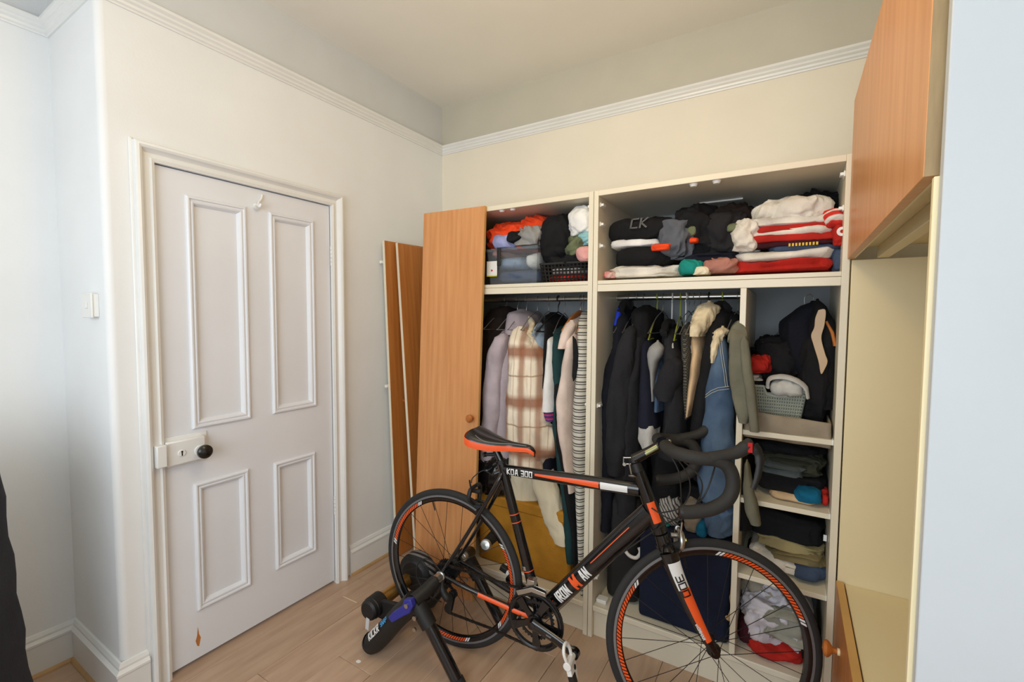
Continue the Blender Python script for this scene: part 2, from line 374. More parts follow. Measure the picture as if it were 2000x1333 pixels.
chip = mk('chipped_paint', MB().prism([(-1.516, .090), (-1.510, .110), (-1.507, .145), (-1.503, .112), (-1.497, .095), (-1.504, .062), (-1.511, .068)], d1x+.0002, d1x+.0005, lambda a, b, c: (c, a, b)), woodd, door, label='chip showing brown wood')
# light switch on the return
sw = thing('light_switch', 'white square light switch on the wall left of the panelled door', 'switch', (-.108, -1.753, 1.43))
mk('back_box', MB().box((-.148, -1.770, 1.39), (-.066, -1.753, 1.47)), whitep, sw, bev=.002)
mk('switch_plate', MB().box((-.151, -1.776, 1.387), (-.063, -1.770, 1.473)), whitep, sw, bev=.002)
mk('rocker', MB().box((-.118, -1.780, 1.42), (-.096, -1.776, 1.44)), whitep, sw, bev=.001)
# ------------------------------------------------------------------ fitted wardrobes
YF, YB = -.534, -.012
def B(name, a, b, m, parent, bev=.0015, **k): return mk(name, MB().box(a, b), m, parent, bev=bev, **k)
def hinge_plate(parent, x, y, z, s):
    mb = MB().box((x, y-.025, z-.009), (x+s*.004, y+.025, z+.009)).box((x, y-.022, z-.005), (x+s*.014, y+.006, z+.005))
    mk('hinge_plate', mb, whitep, parent, bev=.001)
def carcass(name, label, x0, x1, group=None):
    t = thing(name, label, 'wardrobe', ((x0+x1)/2, -.27, 0), group=group)
    B('side_panel', (x0, YF, 0), (x0+.02, YB, 1.925), melam, t); B('side_panel', (x1-.021, YF, 0), (x1, YB, 1.925), melam, t)
    a, b = x0+.02, x1-.021
    B('top_panel', (a, YF, 1.903), (b, YB, 1.925), melam, t)
    B('back_panel', (a, YB, .1), (b, YB+.006, 1.903), melamb, t, bev=0)
    B('bottom_panel', (a, YF+.004, .118), (b, YB, .143), melam, t, bev=.004)
    B('plinth', (a, YF+.022, 0), (b, YF+.038, .118), melam, t)
    B('shelf', (a, YF+.003, 1.537), (b, YB, 1.553), melam, t); B('fascia_rail', (a, YF+.003, 1.507), (b, YF+.021, 1.536), melam, t)
    return t, a, b
wl, la, lb = carcass('wardrobe', 'left white wardrobe carcass standing open, behind the leaning orange doors', .33, 1.270)
wr2, ra, rb = carcass('wardrobe', 'wide right white wardrobe carcass standing open, with shelf column', 1.272, 2.146)
DVX = 1.842
B('divider', (DVX-.010, YF+.004, .143), (DVX+.010, YB, 1.507), melam, wr2)
for z in (.975, .722, .437): B('shelf', (DVX+.010, YF+.02, z), (rb, YB, z+.018), melam, wr2)
for z in (.985, .732, .447): hinge_plate(wr2, rb, -.49, z, -1)
for x, s, t, zs in ((lb, -1, wl, (1.87, 1.02, .30)), (ra, 1, wr2, (1.87, 1.79, 1.70, 1.02, .26)), (rb, -1, wr2, (1.87, 1.76))):
    for z in zs: hinge_plate(t, x, -.49, z, s)
for x in (.80, .86): mk('catch', MB().tube([(x, -.51, 1.903), (x, -.51, 1.896)], [.014, .010], 12), whitep, wl)
for x in (1.66, 1.74): mk('catch', MB().tube([(x, -.51, 1.903), (x, -.51, 1.893)], [.016, .011], 12), whitep, wr2)
B('hinge_block', (ra+.004, -.50, .143), (ra+.05, -.46, .160), whitep, wr2, bev=.003)
mk('hanging_rail', MB().tube([(la, -.27, 1.49), (lb, -.27, 1.49)], .0125, 16), steel, wl)
mk('hanging_rail', MB().tube([(ra, -.27, 1.49), (DVX-.01, -.27, 1.49)], .0125, 16), steel, wr2)
mk('strip_light', MB().box((1.63, -.20, 1.898), (1.80, -.17, 1.903)), whitep, wr2)

# leaning doors
def knob(parent, y, z, x, s=1, r=.019):
    """knob in the local frame of a door whose face looks along local +X*s"""
    mb = MB().lathe([(.009, 0), (.008, .010), (.012, .014), (r, .022), (r*1.02, .028), (r*.7, .036), (0, .038)], (x, y, z), (s, 0, 0), 24)
    return mk('knob', mb, mat('beech_knob', (176, 104, 46), .35, var=.08), parent, local=True)
def board_door(name, label, foot, top, wid, face, thick=.018, kz=.93, ky=None, h=None, group=None, hinges=(), mats=None):
    """panel leaning from foot to top; its width runs along `wid` (unit vector), face normal computed"""
    foot = Vector(foot); top = Vector(top); zc = (top-foot); H = zc.length if h is None else h; zc.normalize()
    wv = Vector(wid); wv = (wv-zc*wv.dot(zc)).normalized(); nx = wv.cross(zc).normalized()   # local x = face normal, y = width, z = up
    M = Matrix((nx, wv, zc)).transposed()
    t = thing(name, label, 'door', foot, rot=M.to_euler(), group=group)
    w = face
    mk('veneer_panel', MB().box((-.002, .0015, .0015), (0, w-.0015, H-.0015)), mats or wood, t, local=True)
    mk('backing_board', MB().box((-thick, 0, 0), (-.002, w, H)), melam if not mats or mats is woodd else edget, t, local=True, bev=.001)
    if ky is not None: knob(t, ky, kz, 0)
    for hz in hinges:
        mk('hinge_arm', MB().box((-thick-.016, -.012, hz-.008), (-thick, .03, hz+.008)), whitep, t, local=True, bev=.002)
    return t
# nearest the bed side: two doors against the left wall, faces into the room (+x)
board_door('loose_door', 'narrow leaning orange door nearest the panelled door, white edge', (.088, -.508, .002), (.044, -.545, 1.82), (0, 1, 0), .385, ky=.10, kz=.90, hinges=(1.70, 1.00), mats=woodd)
board_door('loose_door', 'middle one of three leaning orange doors, partly behind the broad one', (.232, -.500, .002), (.075, -.475, 1.815), (0, 1, 0), .385, ky=.10, kz=.90, mats=woodd)
# the broad one leans on the front of the left wardrobe
t3 = board_door('loose_door', 'broadest orange wood door leaning on the left wardrobe front, behind the rear wheel', (.314, -.610, .002), (.346, -.556, 1.932), (1, 0, 0), .386, ky=.352, kz=.91, mats=wood)

# unit along the right wall: bridging cupboard, cream alcove, low chest
XR = 2.138
br = thing('overhead_cupboard', 'orange-fronted overhead cupboard over the cream alcove at right', 'cupboard', (2.44, -1.05, 1.59))
dr = mk('cupboard_door', MB().box((XR, -1.541, 1.590), (XR+.016, -.538, 2.086)), wood, br, bev=.001)
mk('edge_strip', MB().box((XR+.001, -1.5425, 1.590), (XR+.0185, -1.541, 2.086)), edgew, dr)
mk('backing_board', MB().box((XR+.016, -1.541, 1.591), (XR+.020, -.538, 2.086)), cream, dr)
B('bottom_panel', (XR+.024, -1.543, 1.625), (2.755, -.536, 1.643), cream, br)
B('top_panel', (XR+.024, -1.543, 2.075), (2.755, -.536, 2.093), cream, br)
B('batten', (XR+.075, -1.543, 1.590), (XR+.105, -.536, 1.625), cream, br)
B('end_panel', (XR+.024, -.5375, 1.643), (2.755, -.5365, 2.075), cream, br, bev=0)
al = thing('alcove_panel', 'cream lining panels of the alcove between wardrobe and pale wall', 'panel', (2.45, -.54, 0))
B('rear_board', (2.150, YF-.002, .005), (2.755, YF+.014, 1.587), cream, al)
B('end_board', (2.1465, -1.556, 0), (2.755, -1.544, 1.586), cream, al)
B('side_board', (2.74, -1.544, .53), (2.755, YF-.002, 1.587), cream, al)
ch = thing('chest', 'low cream chest with orange wood front and round knob, bottom right', 'chest of drawers', (2.45, -1.06, 0))
B('top_panel', (2.1705, -1.543, .508), (2.738, YF-.003, .526), cream, ch)
B('drawer_front', (2.146, -1.541, .06), (2.163, YF-.006, .530), woodd, ch, label='orange wood front')
B('front_edge', (2.1465, -1.540, .530), (2.1665, YF-.007, .5315), edget, ch, bev=0)
B('side_panel', (2.168, YF-.021, 0), (2.738, YF-.003, .508), cream, ch); B('side_panel', (2.168, -1.543, 0), (2.738, -1.525, .508), cream, ch)
B('plinth', (2.19, -1.525, 0), (2.206, YF-.021, .06), cream, ch)
kn = P(1640, 1275, x=2.146)
k1 = mk('drawer_knob', MB().lathe([(.008, 0), (.007, .012), (.010, .018), (.021, .026), (.024, .032), (.019, .040), (0, .044)], (2.146, kn.y, kn.z), (-1, 0, 0), 28), mat('beech_knob', (176, 104, 46), .35, var=.08), ch)
mk('knob_screw', MB().tube([(2.146, kn.y-.0, kn.z), (2.140, kn.y, kn.z)], .010, 14), cream, ch)

pb = thing('tall_panel', 'tall pale blue-white panel filling the right edge of the picture', 'panel', (2.45, -1.57, 0))
B('face_panel', (2.1515, -1.575, 0), (2.757, -1.557, ZC-.004), mat('pale_blue_grey_paint', (190, 194, 196), .5, var=.008), pb)
# dark bag at the left edge of the frame
bg = MB(); prof = [(0, 0), (.235, 0), (.256, .03)]+[(.200+.06*(.917-z)+.004*sin(z*31), z) for z in [.08+i*.06 for i in range(16)]]+[(.16, 1.04), (.10, 1.06), (0, 1.065)]
bg.lathe(prof, (.0, -2.218, 0), (0, 0, 1), 40)
lb_ = thing('laundry_bag', 'dark grey soft fabric bag standing at the left frame edge', 'bag', (0, -2.218, 0))
mk('bag_body', bg, fab('charcoal', (52, 54, 62), bump=.5), lb_)
hb = MB().tube(smoothp([(-.08, -2.218, 1.06), (-.07, -2.218, 1.13), (.0, -2.218, 1.16), (.07, -2.218, 1.13), (.08, -2.218, 1.06)], 5), .009, 8)
mk('handle', hb, fab('charcoal', (52, 54, 62)), lb_)

# debris on the floor
q = P(700, 1293, z=.0004); fk_ = MB(); fk_.prism([(-.010, -.004), (-.003, -.008), (.009, -.005), (.011, .004), (.002, .008), (-.008, .005)], 0, .0012, lambda a, b, c: (q.x+a, q.y+b, q.z+c))
mk('paint_fleck', fk_, whitep, label='small white paint fleck on the floor below the trainer foot', cat='debris')
qa, qb = P(670, 1166, z=.0004), P(697, 1178, z=.0004); d = (qb-qa).normalized(); n_ = Vector((-d.y, d.x, 0))*.0022; sc_ = MB()
sc_.add([qa-n_*.3, qb-n_, qb+n_, qa+n_, qa-n_*.3+Vector((0, 0, .0006)), qb-n_+Vector((0, 0, .0006)), qb+n_+Vector((0, 0, .0006)), qa+n_+Vector((0, 0, .0006))], [(0, 3, 2, 1), (4, 5, 6, 7), (0, 1, 5, 4), (1, 2, 6, 5), (2, 3, 7, 6), (3, 0, 4, 7)])
mk('paint_strip', sc_, cream, label='thin pale strip of paint on the floor near the door frame', cat='debris')

# ------------------------------------------------------------------ road bicycle
TH = rad(5.1)
bike = thing('road_bicycle', 'black and orange road bicycle with drop handlebars clamped in a trainer', 'bicycle', (.796, -.892, 0), TH)
ZA = .337
def bk(name, mb, m, parent=None, **k): return mk(name, mb, m, parent or bike, local=True, **k)
STEER = Matrix.Translation((.846, 0, .678)) @ Matrix.Rotation(rad(19.5), 4, Vector((-.366, 0, .93)).normalized()) @ Matrix.Translation((-.846, 0, -.678))
def wheel(cx, cz, M=Matrix(), hubw=.05, group=None, arcs=((20, 82, 1), (150, 215, 1), (245, 300, 1)), nsp=24):
    R = .336
    c = (cx, 0, cz); Y = (0, 1, 0)
    rim = bk('wheel', MB().lathe([(.3125, -.0095), (.3125, .0095), (.306, .0112), (.299, .0112), (.290, .009), (.283, .004), (.283, -.004), (.290, -.009), (.299, -.0112), (.306, -.0112)], c, Y, 96, close=True).xf(M), blackp, label='black deep-section wheel')
    tp = [(.3110, -.0100), (.3200, -.0125), (.3290, -.0105), (.3345, -.0055), (.3360, 0), (.3345, .0055), (.3290, .0105), (.3200, .0125), (.3110, .0100)]
    mk('tyre', MB().lathe(tp, c, Y, 96, close=True).xf(M), rubber, rim, local=True, ang=50)
    for s in (-1, 1): mk('brake_track', MB().lathe([(.3115, s*.0114), (.3035, s*.0118), (.3035, s*.0108), (.3115, s*.0104)], c, Y, 96, close=True).xf(M), greyd, rim, local=True)
    hb = MB().lathe([(0, -hubw), (.008, -hubw), (.009, -hubw+.008), (.013, -hubw+.012), (.022, -.034), (.022, -.029), (.011, -.022), (.011, .022), (.022, .029), (.022, .034), (.013, hubw-.012), (.009, hubw-.008), (.008, hubw), (0, hubw)], c, Y, 24).xf(M)
    mk('hub', hb, blackm, rim, local=True)
    for i in range(nsp):
        s = 1 if i % 2 else -1; a = 2*pi*i/nsp+.05; off = .9*(1 if (i//2) % 2 else -1)
        p0 = (cx+.021*cos(a+off), s*.031, cz+.021*sin(a+off)); p1 = (cx+.284*cos(a), s*.002, cz+.284*sin(a))
        mk('spoke', MB().tube([p0, p1], .0011, 5).xf(M), blackm, rim, local=True)
    dec = MB(); dg = MB()
    for a0, a1, _ in arcs:
        na = int((a1-a0)/2.3)
        for k in range(na):
            a = rad(a0+k*2.3); sk = rad(2.2); d = rad(1.55)
            for s in (-1, 1):
                q = [(.3005, a), (.3005, a+d), (.2875, a+d+sk), (.2875, a+sk)]
                tgt = dec if 1 < k < na-2 else dg
                tgt.add([(cx+r*cos(t), s*(.0118 if r > .295 else .0088), cz+r*sin(t)) for r, t in q], [(0, 1, 2, 3)])
    mk('rim_decal', dec.xf(M), orange, rim, local=True, kind='stuff'); mk('rim_decal', dg.xf(M), whited, rim, local=True, kind='stuff')
    v = MB().tube([(cx+.283*cos(1.9), 0, cz+.283*sin(1.9)), (cx+.245*cos(1.9), 0, cz+.245*sin(1.9))], .0028, 8).xf(M); mk('valve', v, blackm, rim, local=True)
    return rim
rw = wheel(0, ZA, hubw=.064, arcs=((118, 172, 1), (232, 290, 1), (-38, 34, 1)))
FA = 1.012
fwheel = wheel(FA, .336, STEER, arcs=((18, 88, 1), (142, 222, 1), (258, 320, 1)))

GL = {'I': [[(0, 0), (0, 1)]], 'R': [[(0, 0), (0, 1), (.6, 1), (.6, .5), (0, .5)], [(.25, .5), (.62, 0)]], 'O': [[(0, 0), (0, 1), (.6, 1), (.6, 0), (0, 0)]],
      'N': [[(0, 0), (0, 1), (.6, 0), (.6, 1)]], 'M': [[(0, 0), (0, 1), (.4, .35), (.8, 1), (.8, 0)]], 'A': [[(0, 0), (.18, 1), (.42, 1), (.6, 0)], [(.1, .38), (.5, .38)]],
      'K': [[(0, 0), (0, 1)], [(.6, 1), (.08, .5), (.6, 0)]], 'D': [[(0, 0), (0, 1), (.5, 1), (.62, .8), (.62, .2), (.5, 0), (0, 0)]], '3': [[(0, 1), (.6, 1), (.6, 0), (0, 0)], [(.12, .5), (.6, .5)]],
      '0': [[(0, 0), (0, 1), (.6, 1), (.6, 0), (0, 0)]], 'C': [[(.6, 1), (0, 1), (0, 0), (.6, 0)]], 'S': [[(.6, 1), (0, 1), (0, .5), (.6, .5), (.6, 0), (0, 0)]], 'P': [[(0, 0), (0, 1), (.6, 1), (.6, .45), (0, .45)]], 'X': [[(0, 0), (.6, 1)], [(0, 1), (.6, 0)]]}
def blocktext(s, h, st=.2, wf=1.0, gap=.3, slant=0, th=.0005):
    """heavy block lettering made of strokes; centred, lying in the XY plane"""
    mb = MB(); x = 0; w = st*h/2
    for ch_ in s:
        if ch_ == ' ': x += .45*h*wf; continue
        gl = GL[ch_]; mx_ = max(p[0] for q in gl for p in q)
        for pl in gl:
            for a, b in zip(pl, pl[1:]):
                A = Vector((x+a[0]*h*wf, a[1]*h*(1-st)-h*(1-st)/2, 0)); Bq = Vector((x+b[0]*h*wf, b[1]*h*(1-st)-h*(1-st)/2, 0)); d = (Bq-A).normalized(); n_ = Vector((-d.y, d.x, 0))*w
                A = A-d*w; Bq = Bq+d*w; N_ = 5; k = len(mb.v)
                for i in range(N_+1):
                    c_ = A.lerp(Bq, i/N_)
                    for sg in (-1, 0, 1): p = c_+n_*sg; mb.v.append(Vector((p.x+slant*p.y, p.y, th)))
                for i in range(N_):
                    for j in range(2): q = k+i*3+j; mb.f.append((q, q+3, q+4, q+1))
        x += mx_*h*wf+gap*h
    x -= gap*h
    for v in mb.v: v.x -= x/2
    return mb
# frame
BBp = (.410, 0, .262); SC = (.246, 0, .798); HT = (.768, 0, .875); HB = (.846, 0, .678)
fr = MB()
def ln(a, b, n=2): a = Vector(a); b = Vector(b); return [a.lerp(b, i/(n-1)) for i in range(n)]
TT = (ln((.246, 0, .800), (.775, 0, .812), 6)); DT = ln((.812, 0, .742), (.420, 0, .272), 6)
fr.tube(TT, [.0165, .018, .019, .020, .021, .021], 20, up=(0, 1, 0), flat=1.15)
fr.tube(DT, [.027, .028, .028, .027, .026, .025], 24, up=(0, 1, 0), flat=1.3)
fr.tube(ln(BBp, (.2385, 0, .832)), [.0215, .0178], 20)
fr.tube([(.410, -.036, .262), (.410, .036, .262)], .024, 20)
fr.tube(ln(HT, HB, 5), [.023, .023, .024, .026, .026], 20)
for s in (-1, 1):
    fr.tube(smoothp([(.405, s*.030, .262), (.32, s*.038, .272), (.12, s*.058, .312), (.0, s*.062, ZA)], 4), [.013, .011, .010, .008], 12)
    fr.tube(smoothp([(.248, s*.012, .785), (.235, s*.030, .745), (.12, s*.050, .540), (.0, s*.061, ZA+.01)], 5), [.0085, .0085, .008, .0075], 12)
    fr.lathe([(0, -.004), (.018, -.004), (.018, .004), (0, .004)], (0, s*.062, ZA), (0, 1, 0), 16)
fr.tube([(.150, -.035, .622), (.150, .035, .622)], .007, 10)
frame = bk('frame', fr, blackp)
mk('seat_clamp', MB().tube([(.2412, 0, .822), (.2376, 0, .835)], .0205, 20).tube([(.230, -.02, .826), (.222, -.022, .824)], .005, 8), blackm, frame, local=True)
def shell(path, r, a0, a1, seg=8, flat=1.0):
    return MB().tube(path, r, seg, caps=False, a0=a0, a1=a1, up=(0, 1, 0), flat=flat)
def on_tube(mb, a, b, s0, r, flat=1.0, off=0):
    """wrap flat lettering onto the camera side (-Y) of a tube from a to b, centred at fraction s0"""
    a = Vector(a); b = Vector(b); d = (b-a).normalized(); up = Vector((0, -1, 0)).cross(d)*-1; up = d.cross(Vector((0, -1, 0)))*-1
    up = Vector((0, -1, 0)).cross(d).normalized()
    o = a.lerp(b, s0); out = []
    for v in mb.v:
        an = v.y/r+off; out.append(o+d*v.x+Vector((0, -1, 0))*cos(an)*(r+.0006+v.z)+up*sin(an)*(r*flat+.0006+v.z))
    mb.v = out; return mb
tA, tB = TT[0], TT[-1]
mk('lettering', on_tube(blocktext('KDA 300', .021, .17, .85, .3), tA, tB, .155, .019, 1.15), whited, frame, local=True)
def stripe_on(a, b, f0, f1, r, ang0, ang1, flat, m, name='stripe_decal', r1=None):
    """coloured band lying on the -Y side, between two angles measured up from the side"""
    a = Vector(a); b = Vector(b); d = (b-a).normalized(); up = Vector((0, -1, 0)).cross(d).normalized(); mb = MB(); N = 14; K = 5
    for i in range(N+1):
        f = f0+(f1-f0)*i/N; o = a.lerp(b, f); rr = r if r1 is None else r+(r1-r)*i/N
        for k in range(K+1):
            aa = ang0[0]+(ang0[1]-ang0[0])*i/N; bb = ang1[0]+(ang1[1]-ang1[0])*i/N; an = aa+(bb-aa)*k/K
            mb.v.append(o+Vector((0, -1, 0))*cos(an)*(rr+.0005)+up*sin(an)*(rr*flat+.0005))
    for i in range(N):
        for k in range(K): j = i*(K+1)+k; mb.f.append((j, j+1, j+K+2, j+K+1))
    return mk(name, mb, m, frame, local=True)
stripe_on(tA, tB, .275, .74, .0186, (-.05, -.45), (.32, .45), 1.15, orange, r1=.0212)
stripe_on(tA, tB, .75, .93, .0212, (-.55, -.5), (.5, .45), 1.15, whited)
dA, dB = DT[-1], DT[0]
mk('lettering', on_tube(blocktext('IRON', .032, .19, .62, .26), dA, dB, .235, .0268, 1.3), whited, frame, local=True)
mk('lettering', on_tube(blocktext('M', .042, .24, .62, .2), dA, dB, .352, .0274, 1.3), orange, frame, local=True, label='orange letter on the down tube')
mk('lettering', on_tube(blocktext('AN', .032, .19, .62, .26), dA, dB, .440, .0278, 1.3), whited, frame, local=True)
stripe_on(dA, dB, .52, .86, .0284, (.30, .30), (.38, .38), 1.3, orange)
stripe_on(dA, dB, .04, .15, .0262, (.12, .12), (.22, .22), 1.3, orange)
for z in (.60, .63, .42): 
    f = (z-.262)/(.832-.262); p = Vector(BBp).lerp(Vector((.2385, 0, .832)), f); q = Vector(BBp).lerp(Vector((.2385, 0, .832)), f+.006)
    mk('ring_decal', MB().tube([p, q], .0222-.0037*f, 20, caps=False), orange, frame, local=True)
for f0 in (.38, .40, .66, .68):
    p = Vector(BBp).lerp(Vector((.2385, 0, .832)), f0)
# chainstay stripe
cs = smoothp([(.385, -.034, .2655), (.32, -.038, .272), (.17, -.0545, .302)], 4)
sh = MB().tube(cs, .0122, 10, caps=False, a0=-.9, a1=.9, up=(0, -1, 0)); mk('stripe_decal', sh, orange, frame, local=True)
mk('head_badge', MB().tube(ln((.806, 0, .779), (.832, 0, .713)), .0262, 12, caps=False, a0=-.5, a1=.55, up=(.45, -.9, 0)), orange, frame, local=True)
# fork, steered with the wheel and the bars
fk = MB()
fk.tube(ln((.849, 0, .672), (.866, 0, .625)), [.022, .026], 16)
crown = [(.866, -.040, .618), (.868, -.02, .632), (.868, .02, .632), (.866, .040, .618)]
fk.tube(smoothp(crown, 4), .021, 14)
legs = {}
for s in (-1, 1):
    pth = smoothp([(.868, s*.040, .628), (.892, s*.045, .560), (.950, s*.049, .440), (.995, s*.051, .360), (FA, s*.052, .336)], 6)
    legs[s] = pth; fk.tube(pth, [.030-.0009*i if i < 20 else .0125 for i in range(25)], 16, flat=.58, up=(1, 0, 0))
    fk.lathe([(0, -.006), (.014, -.006), (.014, .006), (0, .006)], (FA, s*.052, .336), (0, 1, 0), 16)
fork = bk('fork', fk.xf(STEER), blackp)
for s in (-1, 1):
    for i0, i1, m_ in ((3, 8, whited), (8, 17, orange)):
        pth = legs[s][i0:i1+1]; rs = [(.030-.0009*i) for i in range(i0, i1+1)]
        wdt = 1.25 if m_ is whited else 1.15
        mbs = MB(); seg = 8
        u0 = Vector((1, 0, 0))
        for i, p in enumerate(pth):
            t = (pth[min(i+1, len(pth)-1)]-pth[max(i-1, 0)]).normalized(); f_ = (u0-t*t.dot(u0)).normalized(); side = Vector((0, -1, 0))
            lim = wdt*(1-(i/len(pth))*.35 if m_ is orange else 1)
            for k in range(seg+1):
                a = (-.15 if m_ is whited else .1)-.0+(lim+.35)*k/seg*1.15-.45
                mbs.v.append(p+f_*sin(a)*(rs[i]+.0008)+side*(cos(a)*(rs[i]*.60+.0012))*(1 if s < 0 else -1))
        for i in range(len(pth)-1):
            for k in range(seg): j = i*(seg+1)+k; mbs.f.append((j, j+1, j+seg+2, j+seg+1))
        mk('blade_decal', mbs.xf(STEER), m_, fork, local=True)
# figures on the near fork blade: a run of strokes reading 300 down the blade
a_, b_ = legs[-1][4], legs[-1][10]
tm = blocktext('300', .026, .15, 1.1, .25)
d = (b_-a_).normalized(); fv = (Vector((1, 0, 0))-d*d.x).normalized()
tm.v = [a_.lerp(b_, .5)+d*v.x*1.0+fv*(v.y+.003)+Vector((0, -1, 0))*(.0012+.0172*math.sqrt(max(.05, 1-((v.y+.003)/.0255)**2))) for v in tm.v]
mk('lettering', tm.xf(STEER), blackp, fork, local=True, label='black figures on the fork blade')
tm = blocktext('IRONMAN', .010, .24, .8); a_, b_ = legs[-1][12], legs[-1][18]; d = (b_-a_).normalized(); fv = (Vector((1, 0, 0))-d*d.x).normalized()
tm.v = [a_.lerp(b_, .45)+d*v.x+fv*(v.y-.007)+Vector((0, -1, 0))*(.0118) for v in tm.v]
mk('lettering', tm.xf(STEER), whited, fork, local=True)
# headset, stem, bars
hd = MB().tube(ln((.768, 0, .875), (.758, 0, .902)), [.021, .019], 18).tube(ln((.757, 0, .905), (.751, 0, .922)), .018, 16)
bk('headset', hd.xf(STEER), blackm)
BC = Vector((.850, 0, .972))
st = MB().tube(ln((.752, 0, .912), BC, 3), [.019, .016, .016], 16).tube([BC+Vector((0, -.024, 0)), BC+Vector((0, .024, 0))], .021, 18)
stem = bk('stem', st.xf(STEER), blackp)
mk('stem_plate', MB().box((BC.x+.012, -.022, BC.z-.018), (BC.x+.022, .022, BC.z+.018)).xf(STEER), steel, stem, local=True, bev=.003)
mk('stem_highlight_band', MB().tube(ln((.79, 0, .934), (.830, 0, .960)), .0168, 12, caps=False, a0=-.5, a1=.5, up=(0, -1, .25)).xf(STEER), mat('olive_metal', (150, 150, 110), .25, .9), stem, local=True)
bk('handlebar', MB().tube([BC+Vector((0, -.14, 0)), BC+Vector((0, .14, 0))], .0135, 14).xf(STEER), blackm)
for s in (-1, 1):
    tp_ = smoothp([BC+Vector(v) for v in ((0, s*.035, 0), (.002, s*.13, -.002), (.02, s*.175, -.004), (.065, s*.200, -.008), (.118, s*.205, -.010), (.150, s*.205, -.032), (.160, s*.205, -.075), (.146, s*.205, -.118), (.106, s*.205, -.148), (.056, s*.205, -.162), (.020, s*.205, -.166))], 5)
    bt = bk('bar_tape', MB().tube(tp_, .0200, 16, wr=.02, seed=s).xf(STEER), tape)
    mk('bar_plug', MB().tube([BC+Vector((.020, s*.205, -.166)), BC+Vector((.012, s*.205, -.1668))], [.020, .016], 14).xf(STEER), blackm, bt, local=True)
    hp = smoothp([BC+Vector(v) for v in ((.095, s*.204, -.006), (.135, s*.206, .006), (.170, s*.207, .018), (.196, s*.207, .038), (.202, s*.206, .060))], 5)
    hood = bk('brake_hood', MB().tube(hp, [.021, .0215, .021, .020, .020, .019, .019, .019, .019, .020, .020, .021, .021, .022, .022, .022, .020, .017, .013, .009, .004], 16, flat=.9).xf(STEER), tape)
    lp = smoothp([BC+Vector(v) for v in ((.212, s*.208, .040), (.228, s*.212, .010), (.224, s*.218, -.035), (.208, s*.224, -.080))], 5)
    mk('brake_lever', MB().tube(lp, [.010, .008, .006, .005], 10, flat=1.6).xf(STEER), blackm, hood, local=True)
    mk('hood_badge', MB().box((BC.x+.192, s*.2265, BC.z+.022), (BC.x+.204, s*.2285, BC.z+.050)).xf(STEER), redp, hood, local=True)
# device bracket on the headset
brk = MB()
for z in (0, .022): brk.tube([Vector((.748, -.020, .902+z)), Vector((.730, -.024, .900+z)), Vector((.724, -.024, .900+z))], .0022, 8)
brk.tube([(.724, -.024, .900), (.724, -.024, .925)], .0022, 8).tube([(.745, -.030, .905), (.752, -.028, .870)], .0025, 8).tube([(.728, -.03, .900), (.728, -.022, .900)], .006, 12).lathe([(0, .004), (.012, .003), (.014, 0)], (.755, -.024, .862), (0, -.5, -.8), 16)
bk('device_bracket', brk, steel)
# seatpost and saddle
bk('seatpost', MB().tube(ln((.2385, 0, .832), (.208, 0, .886)), .0142, 16), blackp)
sp = MB().box((.188, -.016, .880), (.226, .016, .893)); bk('seatpost_clamp', sp, blackm, bev=.004)
sd = MB(); N = 26; K = 20
trim = MB()
def sad(u):  # u 0 rear .. 1 nose -> x, halfwidth, top z, drop
    x = .122+.262*u
    w = .072*(1-u)**.8*(1 if u > .12 else (.80+.20*(u/.12)**.5))+.014+.006*sin(pi*u); w = .060*(1-min(1, (u/.62))**1.6)+.019 if u < .62 else .019-.004*(u-.62)/.38
    if u < .10: w *= .86+.14*(u/.10)**.5
    if u > .94: w *= max(.25, 1-((u-.94)/.06)**2*.6)
    z = .939-.030*u+.014*(1-u)**6-.008*sin(pi*u)+(-.016*((u-.9)/.1)**2 if u > .9 else 0)
    dp = .036*(1-u)**1.0+.020
    return x, w, z, dp
for i in range(N):
    u = i/(N-1); x_, w_, z_, dp = sad(u)
    for k in range(K+1):
        a = -1+2*k/K; c_ = abs(a)**2.6
        sd.v.append(Vector((x_-.010*c_*(1-u), w_*sin(a*pi/2)**1 if abs(a) < 1 else w_*a, z_-dp*.62*c_*(1.0)-.004*(1-min(1, abs(a)*4)))))
for i in range(N-1):
    for k in range(K): j = i*(K+1)+k; sd.f.append((j, j+K+1, j+K+2, j+1))
sd.f.append(tuple(range(K+1)))
sdo = bk('saddle', sd, mat('saddle_leather', (24, 24, 24), .32, coat=.3), ang=60)
so = sdo.modifiers.new('thickness', 'SOLIDIFY'); so.thickness = .006
for s in (-1, 1):
    tr = MB()
    for i in range(N):
        u = i/(N-1); x_, w_, z_, dp = sad(u); zz = z_-dp*.62
        for q, (o_, h_) in enumerate(((.0015, .009), (.003, 0), (.0015, -.010-.004*(1-u)), (-.002, -.012))):
            tr.v.append(Vector((x_-.010*(1-u), s*(w_+o_), zz+h_*(.8+.5*(1-u)))))
    for i in range(N-1):
        for k in range(3): j = i*4+k; tr.f.append((j, j+1, j+5, j+4))
    mk('saddle_trim', tr, orange, sdo, local=True, label='orange saddle edge')
tr = MB(); x_, w_, z_, dp = sad(0)
for k in range(K+1):
    a = -1+2*k/K
    for h_ in (.008, -.014): tr.v.append(Vector((x_-.0115-.002*(1-abs(a)), w_*sin(a*pi/2), z_-dp*.62*abs(a)**2.6*1-.012*(1-abs(a)**2)+h_-.004)))
for k in range(K): j = k*2; tr.f.append((j, j+1, j+3, j+2))
mk('saddle_trim', tr, orange, sdo, local=True, label='orange saddle edge')
bs = MB()
for i in range(N):
    u = i/(N-1); x_, w_, z_, dp = sad(u)
    for a in (-1, -.4, .4, 1): bs.v.append(Vector((x_, w_*a*.92, z_-dp*.62-.008-(.006 if abs(a) < .5 else 0)-.004*(1-u))))
